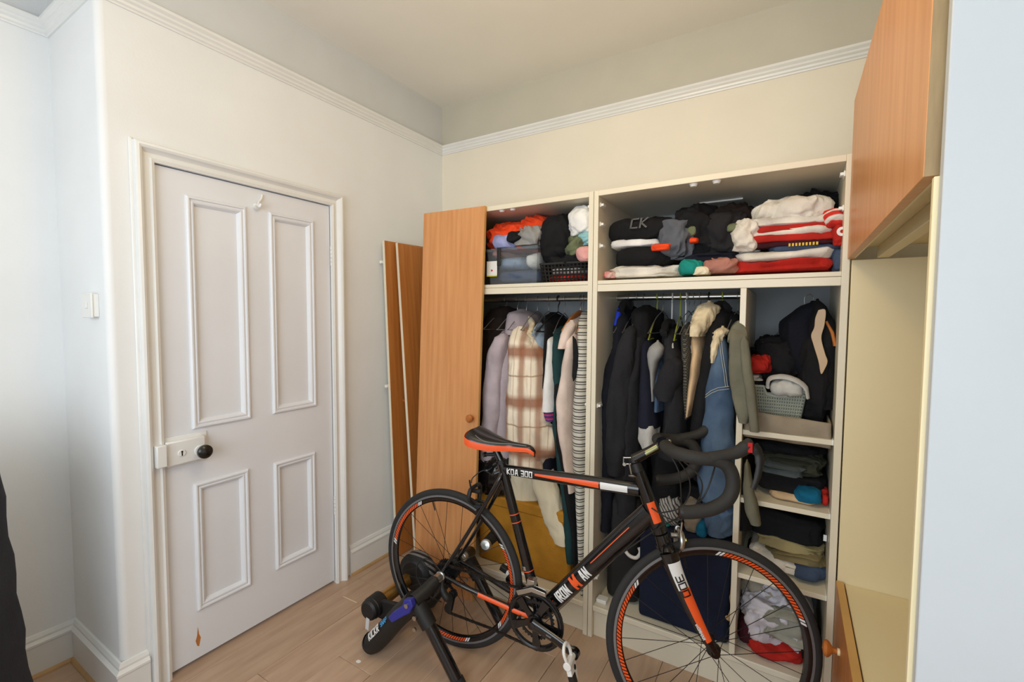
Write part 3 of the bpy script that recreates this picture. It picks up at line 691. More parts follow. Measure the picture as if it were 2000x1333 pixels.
for i in range(N-1):
    for k in range(3): j = i*4+k; bs.f.append((j, j+1, j+5, j+4))
mk('saddle_base', bs, blackm, sdo, local=True)
for s in (-1, 1):
    gl = []
    for i in range(3, 23):
        u = i/25; x_, w_, z_, dp = sad(u); a = .55-.35*max(0, 1-u*3)**2+.12*sin(u*5)
        gl.append(Vector((x_-.010*a**2.6*(1-u), s*w_*sin(a*pi/2), z_-dp*.62*a**2.6+.0008)))
    mk('saddle_line', MB().tube(smoothp(gl, 3), .0017, 6), greyd, sdo, local=True)
    mk('saddle_rail', MB().tube(smoothp([(.120, s*.030, .915), (.150, s*.026, .897), (.200, s*.021, .892), (.260, s*.018, .893), (.330, s*.008, .902)], 5), .0035, 8), dsteel, sdo, local=True)
bk('seat_reflector_mount', MB().tube([(.222, -.006, .857), (.172, -.01, .850)], .007, 10).lathe([(0, .006), (.010, .005), (.010, -.008)], (.170, -.012, .850), (-.6, -.8, 0), 14), blackm)
# drivetrain
def ring(r0, r1, teeth, y, th, c):
    mb = MB(); n = teeth*4
    for yy in (y-th/2, y+th/2):
        for i in range(n):
            a = 2*pi*i/n; ro = r1 if i % 4 in (1, 2) else r1-.0045
            mb.v.append(Vector((c[0]+ro*cos(a), yy, c[2]+ro*sin(a))))
        for i in range(n):
            a = 2*pi*i/n; mb.v.append(Vector((c[0]+r0*cos(a), yy, c[2]+r0*sin(a))))
    for i in range(n):
        i2 = (i+1) % n; mb.f += [(i, i2, n+i2, n+i), (2*n+i, 3*n+i, 3*n+i2, 2*n+i2), (i, 2*n+i, 2*n+i2, i2), (n+i, n+i2, 3*n+i2, 3*n+i)]
    return mb
cw = bk('chainring', ring(.092, .113, 50, -.047, .004, BBp), blackm, label='black outer chainring')
bk('chainring', ring(.062, .076, 34, -.040, .004, BBp), blackm)
spd = MB()
for k in range(5):
    a = rad(-12+72*k); dx, dz = cos(a), sin(a); px_, pz_ = -dz, dx
    spd.prism([(.0, -.014), (.05, -.011), (.094, -.017), (.094, .017), (.05, .011), (.0, .014)], -.054, -.045, lambda p, q, y: (BBp[0]+dx*p+px_*q, y, BBp[2]+dz*p+pz_*q))
spd.lathe([(0, -.012), (.024, -.010), (.026, 0), (.026, .008), (0, .008)], (BBp[0], -.052, BBp[2]), (0, 1, 0), 24)
spd.lathe([(.096, 0), (.102, -.003), (.108, -.001), (.108, .001), (.096, .002)], (BBp[0], -.052, BBp[2]), (0, 1, 0), 60)
bk('chainring_spider', spd, blackp)
for s, ang in ((-1, rad(-15)), (1, rad(165))):
    yy = s*.070; e = (BBp[0]+.173*cos(ang), yy+s*.014, BBp[2]+.173*sin(ang)); m0 = (BBp[0]+.08*cos(ang), yy+s*.002, BBp[2]+.08*sin(ang))
    ca = bk('crank_arm', MB().tube(smoothp([BBp[:1]+(yy,)+BBp[2:], m0, e], 4), [.023, .021, .019, .018, .0175, .0175, .018, .019, .020], 14, flat=.62, up=(-sin(ang), 0, cos(ang))).lathe([(0, -.011), (.019, -.010), (.020, .010), (0, .011)], e, (0, 1, 0), 18).lathe([(0, s*.016), (.014, s*.014), (.016, 0)], (BBp[0], yy, BBp[2]), (0, 1, 0), 18), blackp)
    if s < 0:
        dd = Vector((cos(ang), 0, sin(ang)))
        mk('crank_print', MB().box((.0, -.0005, -.003), (.034, 0, .003)).xf(Matrix.Translation((BBp[0]+.062*cos(ang), yy-.0122, BBp[2]+.062*sin(ang)+.002)) @ Matrix.Rotation(-ang, 4, 'Y')), greyd, ca, local=True)
    # clipless pedal, hanging toe down
    pa = rad(-72) if s < 0 else rad(160)
    pm_ = Matrix.Translation((e[0], e[1]+s*.045, e[2])) @ Matrix.Rotation(-pa, 4, 'Y') @ Matrix.Scale(1.12, 4)
    pd = MB().tube([(0, -s*.040, 0), (0, s*.026, 0)], [.0085, .013], 14)
    body = [(-.045, -.022), (-.052, -.010), (-.050, .012), (-.030, .024), (-.004, .018), (.026, .024), (.050, .018), (.060, .006), (.060, -.008), (.048, -.020), (.020, -.026), (-.010, -.018)]
    outer = body; hole = [(-.040, -.012), (-.043, .0), (-.040, .010), (-.026, .015), (-.012, .009), (-.012, -.009)]
    # front loop as bars, rear as solid plate
    for ii in range(len(hole)):
        pass
    pd.tube(smoothp([(-.006, .020, 0), (-.030, .022, .0), (-.050, .012, 0), (-.052, -.008, 0), (-.036, -.022, 0), (-.006, -.018, 0)], 4), .0055, 8)
    pd.prism([(-.010, -.020), (-.010, .022), (.030, .022), (.030, -.024)], -.008, .008, lambda a, b, c: (a, b, c))
    pd.prism([(.030, .010), (.030, .022), (.056, .014), (.060, .004), (.050, -.002)], -.006, .007, lambda a, b, c: (a, b, c))
    po_ = bk('pedal', pd.xf(pm_), whitep, bev=.002, label='white clipless pedal')
    mk('pedal_spring', MB().box((.028, -.022, -.010), (.060, .000, .010)).tube([(.020, .008, -.010), (.020, .008, .010)], .008, 12).xf(pm_), blackm, po_, local=True, bev=.003)
cass = MB()
for k in range(9): cass.v, cass.f = (lambda m: (cass.v+m.v, cass.f+[tuple(i+len(cass.v) for i in f) for f in m.f]))(ring(.012, .050-.0028*k, 26-k, -.022-.0042*k, .0022, (0, 0, ZA)))
bk('cassette', cass, dsteel)
# chain
path = []
r1 = .111; r2 = .040; c1 = Vector((BBp[0], 0, BBp[2])); c2 = Vector((0, 0, ZA)); pl_ = Vector((.020, 0, .192)); pu = Vector((.045, 0, .262))
for a in range(108, -92, -12): path.append(c1+Vector((cos(rad(a))*r1, -.047, sin(rad(a))*r1)))
path.append(Vector((.22, -.047, .171))); 
for a in range(-80, -200, -30): path.append(pl_+Vector((cos(rad(a))*.019, -.045, sin(rad(a))*.019)))
path.append(pu+Vector((.018, -.045, .0)))
for a in range(-20, 70, 30): path.append(pu+Vector((cos(rad(a))*.016, -.045, sin(rad(a))*.016)))
for a in range(300, 60, -30): path.append(c2+Vector((cos(rad(a))*r2, -.045, sin(rad(a))*r2))) if False else None
for a in range(215, 100, -25): path.append(c2+Vector((cos(rad(a))*r2, -.044, sin(rad(a))*r2)))
path.append(path[0])
chn = MB(); L = 0; step = .0127; acc = 0; idx = 0
dense = []
for i in range(len(path)-1):
    a, b = path[i], path[i+1]; n_ = max(1, int((b-a).length/.002))
    for k in range(n_): dense.append(a.lerp(b, k/n_))
last = dense[0]; prev = dense[0]
for p in dense[1:]:
    if (p-last).length >= step:
        d = (p-last).normalized(); up_ = Vector((0, 1, 0)).cross(d); w_ = .0035 if idx % 2 else .0026
        vs = []
        for sx, sy, sz in ((0, -1, -1), (1, -1, -1), (1, 1, -1), (0, 1, -1), (0, -1, 1), (1, -1, 1), (1, 1, 1), (0, 1, 1)):
            vs.append(last+d*(sx*step*1.02)+Vector((0, 1, 0))*sy*w_+up_*sz*.0042)
        chn.add(vs, [(0, 3, 2, 1), (4, 5, 6, 7), (0, 1, 5, 4), (1, 2, 6, 5), (2, 3, 7, 6), (3, 0, 4, 7)]); last = p; idx += 1
bk('chain', chn, dsteel)
dl = MB().tube(smoothp([(.006, -.070, ZA-.01), (.016, -.082, ZA-.045), (.036, -.080, ZA-.075), (.044, -.066, ZA-.080)], 4), [.010, .014, .016, .014], 12)
dl.prism([(.030, .272), (.056, .272), (.036, .180), (.010, .180)], -.056, -.053, lambda a, b, c: (a, c, b)).prism([(.032, .270), (.054, .270), (.034, .182), (.010, .182)], -.038, -.035, lambda a, b, c: (a, c, b))
rd_ = bk('rear_derailleur', dl, blackm, bev=.002)
for c_, r_ in ((pu, .016), (pl_, .019)): mk('jockey_wheel', ring(.004, r_, 11, -.0455, .004, c_), blackm, rd_, local=True)
fd = MB().prism([(.335, .362), (.40, .392), (.455, .385), (.458, .370), (.40, .374), (.345, .346)], -.058, -.055, lambda a, b, c: (a, c, b)).prism([(.345, .362), (.40, .390), (.45, .383), (.452, .368), (.40, .372), (.352, .350)], -.036, -.033, lambda a, b, c: (a, c, b)).box((.375, -.045, .385), (.405, -.016, .41)).tube([(.356, 0, .425), (.352, 0, .440)], .021, 18)
bk('front_derailleur', fd, steel, bev=.001)
def brake(name, c, M, ux, m1):
    mb = MB(); c = Vector(c)
    for s in (-1, 1): mb.tube(smoothp([c+Vector((ux*.012, s*.006, .022)), c+Vector((ux*.016, s*.034, .014)), c+Vector((ux*.016, s*.044, -.018)), c+Vector((ux*.006, s*.022, -.046))], 4), [.008, .009, .008, .006], 10)
    mb.tube([c+Vector((-ux*.012, 0, .0)), c+Vector((ux*.026, 0, .0))], .009, 12).tube([c+Vector((ux*.012, -.036, .018)), c+Vector((ux*.014, -.044, .058))], .0035, 8)
    o = bk(name, mb.xf(M), m1)
    for s in (-1, 1):
        mk('brake_pad', MB().box((c.x-.022, s*.0135-.004, c.z-.050), (c.x+.022, s*.0135+.004, c.z-.040)).xf(M), blackm, o, local=True, bev=.002)
        mk('brake_bolt', MB().tube([(c.x+ux*.026, s*.020, c.z-.006), (c.x+ux*.034, s*.022, c.z-.006)], .006, 10).xf(M), mat('brass_bolt', (200, 190, 110), .3, .8), o, local=True)
    return o
brake('front_brake', (.892, 0, .672), STEER, 1, steel)
brake('rear_brake', (.135, 0, .690), Matrix.Rotation(0, 4, 'Y'), -1, blackm)
# cables
sB = lambda v: STEER @ Vector(v)
cabs = [
    [sB(BC+Vector((.0, -.06, -.012))), sB((.885, -.075, .90)), sB((.90, -.055, .80)), sB((.905, -.030, .735))],
    [sB(BC+Vector((.118, -.19, -.016))), (.985, -.16, .88), (.91, -.07, .77), (.84, -.032, .70), (.70, -.032, .565)],
    [sB(BC+Vector((.03, .13, -.012))), (.93, .02, .87), (.92, -.045, .80), (.845, -.032, .755)],
    [sB(BC+Vector((.0, .10, -.012))), (.96, .05, .87), (.955, -.03, .80), (.90, -.04, .745), (.82, -.026, .765)],
]
for c_ in cabs: bk('cable', MB().tube(smoothp(c_, 7), .0024, 7), blackm)
bk('cable', MB().tube(smoothp([(.70, -.032, .565), (.55, -.03, .38), (.43, -.03, .235)], 4), .0012, 5), dsteel)
bk('cable', MB().tube(smoothp([(.20, -.012, .775), (.165, -.014, .785), (.128, -.03, .755), (.125, -.036, .735)], 5), .0022, 7), blackm)
bk('cable', MB().tube(smoothp([(.02, -.06, .325), (-.055, -.064, .385), (-.110, -.07, .370), (-.118, -.075, .300), (-.060, -.078, .245), (.01, -.08, .235)], 6), .0024, 7), blackm)

# ------------------------------------------------------------------ turbo trainer
tr_ = thing('bike_trainer', 'black folding bicycle trainer with blue lever holding the rear wheel', 'bike trainer', (.796, -.892, 0), TH)
def tk(name, mb, m, parent=None, **k): return mk(name, mb, m, parent or tr_, local=True, **k)
ap = (-.045, .288)
for s in (-1, 1):
    y = s*.185
    arm = tk('rear_arm', MB().tube(smoothp([(ap[0], y, ap[1]), (-.13, y, .190), (-.225, y, .075), (-.262, y, .042)], 5), [.040, .043, .044, .044], 18, flat=.95), blackm, label='fat black arm')
    mk('foot', MB().lathe([(0, -.030), (.026, -.028), (.040, -.018), (.044, 0)], (-.262, y, .044), (.62, 0, .75), 18), rubber, arm, local=True)
    leg = tk('front_leg', MB().tube([(-.02, y, .275), (.155, y-s*.005, .022)], .0235, 18), blackp)
    mk('leg_collar', MB().tube([(-.045, y, .300), (.028, y, .206)], [.034, .031], 18), blackm, leg, local=True)
    mk('leg_foot', MB().tube([(.148, y-s*.005, .032), (.163, y-s*.005, .010)], .027, 14), rubber, leg, local=True)
    mk('bolt', MB().tube([(-.015, y-.034, .245), (-.015, y-.040, .245)], .009, 12).tube([(-.015, y-.034, .20), (-.015, y-.040, .20)], .008, 12), steel, arm, local=True)
    tk('clamp_tube', MB().tube([(-.030, s*.205, .300), (-.012, s*.150, .318), (0, s*.105, ZA)], [.027, .026, .024], 18), blackm)
    cup = tk('clamp_cup', MB().lathe([(.010, 0), (.020, .002), (.021, .010), (.017, .012), (.0175, .022), (.020, .024), (.020, .044), (0, .046)], (0, s*.066, ZA), (0, s, 0), 24), steel, label='silver clamp cup')
# cross bars on the floor
tk('cross_bar', MB().tube([(-.235, -.185, .050), (-.235, .185, .050)], .021, 14), blackm)
tk('cross_bar', MB().tube([(-.085, -.185, .215), (-.10, 0, .150), (-.085, .185, .215)], .018, 14), blackm)
# blue lever
lv = tk('lever', MB().prism([(-.132, .222), (-.108, .250), (-.062, .288), (-.052, .316), (-.020, .326), (-.010, .300), (-.026, .270), (-.058, .248), (-.112, .206)], -.240, -.214, lambda a, b, c: (a, c, b)), bluep, bev=.004)
mk('lever_pin', MB().tube([(-.036, -.247, .300), (-.036, -.238, .300)], .009, 14), steel, lv, local=True)
# lettering along the fat arm
def on_arm(mb, f, m, sx=1.0):
    o_ = on_tube(mb, (-.262, -.185, .042), (-.045, -.185, .288), f, .0455, off=.55); mk('lettering', o_, m, tr_, local=True)
on_arm(blocktext('KICKR', .030, .19, .62, .26), .27, whited)
on_arm(blocktext('SNAP', .018, .16, .8, .2), .515, cyanp)
# roller, flywheel, brake housing
rx, rz = -.308, .150
ro = tk('roller', MB().tube([(rx, -.085, rz), (rx, .095, rz)], .030, 24), gold)
fw_ = tk('flywheel', MB().lathe([(0, .094), (.060, .094), (.066, .100), (.084, .104), (.090, .112), (.090, .158), (.084, .166), (.060, .168), (0, .168)], (rx+.03, 0, rz+.03), (0, 1, 0), 40), blackm)
tb = MB().lathe([(.0905, .110), (.0925, .114), (.0925, .156), (.0905, .160)], (rx+.03, 0, rz+.03), (0, 1, 0), 48)
mk('tread_band', tb, C['chevron'], fw_, local=True)
hs = tk('brake_housing', MB().lathe([(0, -.170), (.034, -.168), (.042, -.160), (.044, -.145), (.046, -.143), (.046, -.090), (.040, -.086), (0, -.084)], (rx, 0, rz), (0, 1, 0), 32), blackm)
mk('housing_label', MB().prism([(-.010, -.075), (.008, -.080), (.014, -.028), (-.004, -.024)], -.1585, -.1575, lambda a, b, c: (rx+a, c-.012, rz+b)), print_silver, hs, local=True)
tk('roller_bracket', MB().prism([(rx-.03, rz-.02), (rx+.02, rz+.03), (-.12, .20), (-.10, .16), (-.20, .085)], -.125, -.105, lambda a, b, c: (a, c, b)).prism([(rx-.03, rz-.02), (rx+.02, rz+.03), (-.12, .20), (-.10, .16), (-.20, .085)], .105, .085, lambda a, b, c: (a, c, b)).tube([(rx, -.10, rz-.045), (-.235, -.05, .05)], .016, 12), blackm, bev=.003)
tk('adjuster_knob', MB().lathe([(0, .0), (.012, .002), (.024, .006), (.026, .018), (.020, .024), (0, .026)], (.055, .215, .352), (.15, -.9, .3), 20), steel)
tk('far_clamp_handle', MB().tube([(.045, .20, .35), (.062, .30, .372)], [.022, .028], 16), blackm)
# ------------------------------------------------------------------ clothes and boxes
def sgp(v, p): return math.copysign(abs(v)**p, v)
def garment(name, label, cat, x, y, zt, L, W, T, m, yaw=0, tilt=0, sleeve=None, collar=None, seed=1, flare=1.1, drop=.09, amp=.010, group=None, sm=None, sl=None, neck=.07, waist=0, hem=None, front=1.0, hood=None, sl_sides=(-1,), freq=26):
    """a garment hanging on a rail: local X is its thickness, -Y the shoulder that faces the room"""
    t = thing(name, label, cat, (x, y, zt), rot=(rad(tilt), 0, rad(yaw)), group=group)
    mb = MB(); NZ = 34; NP = 56
    for i in range(NZ):
        u = i/(NZ-1); z = -L*u; q = min(1, -z/drop)
        hw = neck+(W-neck)*q**.55; v = max(0, (-z-drop)/(L-drop))
        hw *= 1+(flare-1)*v-waist*sin(pi*v)
        th = T*(.30+.70*min(1, -z/(drop*1.4)))*(1+.25*v)
        for j in range(NP):
            a = 2*pi*j/NP; px_ = th*sgp(cos(a), .75); py_ = hw*sgp(sin(a), .9)
            fold = amp*min(1, -z/.18)*(.6+.9*v)*(sin(py_*freq+seed*1.7+1.8*sin(u*3+seed))+.5*sin(py_*freq*2.2+seed-u*2))
            nv = noise.noise_vector(Vector((px_*9+seed*3.1, py_*9, z*6+seed)))*.010*min(1, u*6)+Vector((.010*(1-2.4*abs(noise.noise(Vector((py_*10+seed, z*5+py_*6, seed))))), 0, 0))*min(1, u*5)*(1 if cos(a) > 0 else -1)
            px_ += fold*(1 if cos(a) > 0 else .5)
            py_ += .35*fold*(1 if sin(a) < 0 else 0)
            mb.v.append(Vector((px_, py_, z-.012*sin(py_*11+seed)*v*2))+nv)
    for i in range(NZ-1):
        for j in range(NP): j2 = (j+1) % NP; mb.f.append((i*NP+j, i*NP+j2, (i+1)*NP+j2, (i+1)*NP+j))
    mb.f.append(tuple(range(NP)))
    body = mk('body', mb, m, t, local=True, ang=70)
    so = body.modifiers.new('thickness', 'SOLIDIFY'); so.thickness = .003
    if hem:
        hb = MB(); hw = W*(flare); 
        for zz in (-L-.004, -L+.028):
            for j in range(NP):
                a = 2*pi*j/NP; px_ = (T*1.25+.006)*sgp(cos(a), .75); py_ = (hw+.006)*sgp(sin(a), .9); hb.v.append(Vector((px_+amp*1.5*sin(py_*freq+seed*1.7+1.8*sin(3+seed)), py_, zz)))
        for j in range(NP): j2 = (j+1) % NP; hb.f.append((j, j2, NP+j2, NP+j))
        mk('hem', hb, hem, t, local=True, ang=70)
    if sleeve:
        sL, sr, out, dx = sleeve
        for s in sl_sides:
            pts = smoothp([(0, s*(W*.62), -drop*.34), (dx*.1, s*(W+.004), -drop-.035), (dx*.35, s*(W+out*.5), -drop-.10), (dx*.7, s*(W+out), -drop-sL*.5), (dx, s*(W+out*.8), -drop-sL)], 9)
            n_ = len(pts); rr = [sr*(.55+.45*sin(min(1, k/9)*pi/2))*(1-.22*k/n_) for k in range(n_)]
            mk('sleeve', sleeve_mesh(pts, rr, max(.45, min(1, T/sr*.95)), seed*7+s), sm or sl or m, t, local=True, ang=80)
            if sl: mk('cuff', MB().tube([pts[-3], pts[-1]+Vector((0, 0, -.004))], [rr[-3]*1.12, rr[-1]*1.14], 18, flat=max(.45, min(1, T/sr*.95))), sl, t, local=True)
    if collar:
        cm, ch_, cr_ = collar
        cmb = MB(); n_ = 26
        pts = [Vector((T*.4*sin(2*pi*k/n_), -neck*1.15*cos(2*pi*k/n_)-.01, .012-.028*max(0, cos(2*pi*k/n_)))) for k in range(n_+1)]
        cmb.tube(pts, cr_, 12, flat=1.0, wr=.16, seed=seed)
        lap = smoothp([(T*.6, -neck*1.0, .0), (T*1.1, -neck*1.9, -.06), (T*1.0, -neck*2.3, -.14*ch_)], 5); cmb.tube(lap, [cr_, cr_*.95, cr_*.5], 12, flat=.6, wr=.16, seed=seed+3)
        lap = smoothp([(-T*.6, -neck*1.0, .0), (-T*1.1, -neck*1.9, -.06), (-T*1.0, -neck*2.3, -.14*ch_)], 5); cmb.tube(lap, [cr_, cr_*.95, cr_*.5], 12, flat=.6, wr=.16, seed=seed+5)
        mk('collar', cmb, cm, t, local=True, ang=80)
    if hood:
        hm = MB(); blob(hm, (0, -.02, .0), (T*1.6, hood, hood*.75), seed, .02, 8, e=1.0); mk('hood', hm, sm or m, t, local=True, ang=80)
    return t
def crumple(q, fr, o):
    w = q*fr+o; w = w+noise.noise_vector(w*.7)*.9
    a = 1-2.6*abs(noise.noise(w)); b = 1-2.6*abs(noise.noise(w*2.2+o)); c = 1-2.4*abs(noise.noise(w*4.6))
    return .55*a+.32*b+.13*c
def blob(mb, c, s, seed, amp, fr, e=.8, nu=48, nv=26, ridge=True, flatb=None, layers=0, lamp=.03):
    c = Vector(c); k = len(mb.v); o = Vector((seed*5.3, seed*2.7, seed*9.1))
    for i in range(nv+1):
        v = -pi/2+pi*i/nv
        for j in range(nu):
            a = 2*pi*j/nu; cv = sgp(cos(v), e if not layers else e*.8); ez = sgp(sin(v), e)
            p = Vector((cv*sgp(cos(a), e), cv*sgp(sin(a), e), ez)); q = Vector((p.x*s[0], p.y*s[1], p.z*s[2]))
            d = crumple(q, fr, o) if ridge else noise.noise(q*fr+o)
            if layers:
                lz = (p.z+1)/2; ph = .30*noise.noise(Vector((cos(a)*1.7+seed, sin(a)*1.7, lz*1.5)))+.12*noise.noise(Vector((cos(a)*5+seed, sin(a)*5, lz)))
                groove = abs(sin(pi*layers*(lz+ph*.7)))**.45
                h2 = Vector((p.x, p.y, 0))
                if h2.length > .01: q += h2.normalized()*((groove-1)*lamp*min(1, h2.length*1.5)+lamp*1.6*noise.noise(Vector((a*1.1, lz*layers*1.7, seed))))
                # sag between the ends and curled corners
                q.z += s[2]*.6*noise.noise(Vector((q.x*7+seed, q.y*7, 0)))*(lz)
            q += (p.normalized() if not layers else Vector((p.x*.4, p.y*.4, p.z)).normalized())*d*amp
            if flatb is not None: q.z = max(q.z, flatb)
            mb.v.append(c+q)
    for i in range(nv):
        for j in range(nu): j2 = (j+1) % nu; mb.f.append((k+i*nu+j, k+i*nu+j2, k+(i+1)*nu+j2, k+(i+1)*nu+j))
    return mb
def sleeve_mesh(pts, rr, flat, seed, seg=40, amp=.22):
    """cloth sleeve: lens section with long soft folds and cross creases"""
    mb = MB(); n = len(pts); u = Vector((0, 1, 0))
    for i, p in enumerate(pts):
        t = (pts[min(n-1, i+1)]-pts[max(0, i-1)]).normalized(); u = (u-t*t.dot(u)).normalized(); w = t.cross(u); L = i/(n-1)
        for j in range(seg):
            a = 2*pi*j/seg; ca, sa = sgp(cos(a), .9), sgp(sin(a), .9)
            f1 = 1-2.4*abs(noise.noise(Vector((cos(a)*1.5+seed*3.3, sin(a)*1.5, L*2.2+seed))))
            f2 = 1-2.4*abs(noise.noise(Vector((cos(a)*2.4+seed, sin(a)*2.4+L*3, L*7+seed*2))))
            f3 = noise.noise(Vector((cos(a)*4+seed, sin(a)*4, L*16+seed)))
            k = 1+amp*(.55*f1+.35*f2+.22*f3)*min(1, .35+L*3)
            mb.v.append(p+u*ca*rr[i]*k+w*sa*rr[i]*flat*k)
    for i in range(n-1):
        for j in range(seg): j2 = (j+1) % seg; mb.f.append((i*seg+j, i*seg+j2, (i+1)*seg+j2, (i+1)*seg+j))
    mb.f.append(tuple(reversed(range(seg)))); mb.f.append(tuple((n-1)*seg+j for j in range(seg)))
    return mb
def box_at(pxl, pxr, pyt, pyb, y):
    """world extents at depth y from the photo's left, right, top, bottom"""
    a = P(pxl, (pyt+pyb)/2, y=y); b = P(pxr, (pyt+pyb)/2, y=y); c = P((pxl+pxr)/2, pyt, y=y); d = P((pxl+pxr)/2, pyb, y=y)
    return a.x, b.x, d.z, c.z
def cloth(name, label, cat, m, x0, x1, z0, z1, y0, dep, seed, kind='fold', layers=2, amp=None, group=None, tilt=0, yaw=0, fr=9):
    sx, sz, sy = (x1-x0)/2, (z1-z0)/2, dep/2; mb = MB()
    if kind == 'fold': blob(mb, (0, 0, sz), (sx, sy, sz), seed, amp or min(.007, sz*.35), fr*1.2, e=.38, nu=110, nv=max(20, layers*12), ridge=True, layers=layers, lamp=min(.016, sz*.8), flatb=-sz)
    else: blob(mb, (0, 0, sz), (sx, sy, sz), seed, (amp or .016)*1.6, fr*1.25, e=.66, nu=104, nv=56, ridge=True, flatb=-sz)
    o = mk(name, mb, m, loc=None, local=True, ang=80, label=label, cat=cat, group=group)
    o.location = ((x0+x1)/2, y0+dep/2, z0); o.rotation_euler = (0, rad(tilt), rad(yaw)); return o

# hangers: wire or plastic hook over the rail and a shoulder bar
def hanger(label, x, m, z=1.49, y=-.27, drop=.07, w=.20, group=None, yaw=90, name='clothes_hanger', wood_bar=False, r=.0018):
    t = thing(name, label, 'hanger', (x, y, z+.0145), rz=rad(yaw-90), group=group)
    hk = [(0, -.012+0, -.018)]+[(0, .0145*sin(a_), -.0145+.0145*cos(a_)+.0018) for a_ in [rad(d_) for d_ in range(-110, 100, 21)]]
    hk = [(0, -.016*cos(rad(d_)), .016*sin(rad(d_))-.014) for d_ in range(-30, 181, 21)]+[(0, .014, -.035), (0, .002, -.05), (0, 0, -drop)]
    mk('hook', MB().tube(smoothp(hk, 3), r, 7), m if not wood_bar else steel, t, local=True)
    if wood_bar: mk('shoulder_bar', MB().tube(smoothp([(0, -w, -drop-.085), (0, -w*.6, -drop-.035), (0, 0, -drop), (0, w*.6, -drop-.035), (0, w, -drop-.085)], 5), [.010, .013, .014, .013, .010], 10, flat=.6), m, t, local=True)
    else: mk('shoulder_bar', MB().tube(smoothp([(0, 0, -drop), (0, -w*.5, -drop-.030), (0, -w, -drop-.085), (0, -w+.01, -drop-.095), (0, w-.01, -drop-.095), (0, w, -drop-.085), (0, w*.5, -drop-.03), (0, 0, -drop)], 4), r*1.1, 6), m, t, local=True)
    return t
wire = mat('wire_grey', (170, 170, 168), .35, .8); limep = mat('lime_plastic', (150, 160, 60), .4); blkp = mat('hanger_black', (24, 24, 24), .4); hw_ = mat('hanger_wood', (190, 116, 56), .4, var=.06)
wht = mat('hanger_white', (220, 220, 218), .4)
# ---- left wardrobe, hanging
YR = -.27
LG = 'grey wire hangers on the left wardrobe rail'
def G(*a, **k): return garment(*a, **k)

def drape(rows, yf=-.50, yb=-.04, ytop=-.36, ztaper=.12, seed=1, fold=.007, fr=9, sq=.8, NP=72, step=.012, shear=0, flat_top=False):
    """hanging cloth volume: rows of (photo row, left, right) give its outline at its own depth; it runs back under the rail"""
    z = []; r0 = P(rows[0][1], rows[0][0], y=ytop)
    R = []
    for i, (py, l, r) in enumerate(rows):
        yy = yf if i else ytop
        za = P((l+r)/2, py, y=yf).z; q = min(1, max(0, (R[0][0]-za)/ztaper)) if R else 0
        yy = ytop+(yf-ytop)*q**.6
        a_, b_ = P(l, py, y=yy), P(r, py, y=yy); R.append(((a_.z+b_.z)/2, a_.x, b_.x, yy, min(yb, -.54-yy)))
    n = max(8, int((R[0][0]-R[-1][0])/step)); mb = MB(); o = Vector((seed*3.7, seed*1.9, seed*7.3))
    def interp(zv):
        for k in range(len(R)-1):
            if R[k][0] >= zv >= R[k+1][0] or k == len(R)-2:
                t = (R[k][0]-zv)/max(1e-6, R[k][0]-R[k+1][0]); t = max(0, min(1, t)); t2 = t*t*(3-2*t)*.5+t*.5
                return [R[k][m]+(R[k+1][m]-R[k][m])*t2 for m in range(1, 5)]
    for i in range(n+1):
        zv = R[0][0]+(R[-1][0]-R[0][0])*i/n; xl, xr, y0, y1 = interp(zv); u = i/n
        e = 1 if i else .5
        cx, cy, hx, hy = (xl+xr)/2, (y0+y1)/2, max(.004, (xr-xl)/2)*e, (y1-y0)/2*(e if not flat_top else 1)
        for j in range(NP):
            a = 2*pi*j/NP; c_, s_ = cos(a), sin(a)
            p = Vector((cx+hx*sgp(c_, .85), cy+hy*sgp(s_, sq), zv)); nrm = Vector((c_, s_*.8, 0)).normalized()
            f1 = 1-2.5*abs(noise.noise(Vector((p.x*fr*1.6, p.y*fr, p.z*fr*.22))+o))
            f2 = 1-2.5*abs(noise.noise(Vector((p.x*fr*3, p.y*fr*2.2+p.z*3, p.z*fr*.8))+o))
            f3 = crumple(p, fr*1.5, o)
            k = min(1, u*6+.25)*min(1, hx/.014)
            p += nrm*fold*k*(.9*f1+.5*f2+.4*f3)
            mb.v.append(p)
    for i in range(n):
        for j in range(NP): j2 = (j+1) % NP; mb.f.append((i*NP+j, i*NP+j2, (i+1)*NP+j2, (i+1)*NP+j))
    # rounded top, hollow hem
    for rg, sgn in ((0, 1), (n, -1)):
        base = [mb.v[rg*NP+j] for j in range(NP)]; cen = sum(base, Vector())/NP; k = len(mb.v)
        for j in range(NP): mb.v.append(cen.lerp(base[j], .72)+Vector((0, 0, .006 if sgn > 0 else .012)))
        for j in range(NP):
            j2 = (j+1) % NP; mb.f.append((rg*NP+j, rg*NP+j2, k+j2, k+j) if sgn < 0 else (rg*NP+j2, rg*NP+j, k+j, k+j2))
        mb.f.append(tuple(k+j for j in range(NP)))
    return mb
def D(name, label, cat, parts, x, group=None):
    """garment on the rail at x: list of (part name, material, rows, options)"""
    t = thing(name, label, cat, (x, -.27, 1.44), group=group)
    for pn, m, rows, op in parts: mk(pn, rows if isinstance(rows, MB) else drape(rows, **op), m, t, ang=80)
    return t
def roll(pts, r, seed=1, seg=16, wr=.2, flat=.8): return MB().tube(smoothp([P(px, py, y=yy) for px, py, yy in pts], 6), r, seg, wr=wr, seed=seed, flat=flat)
DY = dict(yf=-.49)
D('fur_hood_coat', 'dark brown fluffy coat furthest left, close behind the leaning door', 'coat', [('body', C['fluff'], [(600, 952, 985), (625, 935, 985), (700, 925, 965), (820, 915, 955)], dict(yf=-.40, seed=2))], .67)
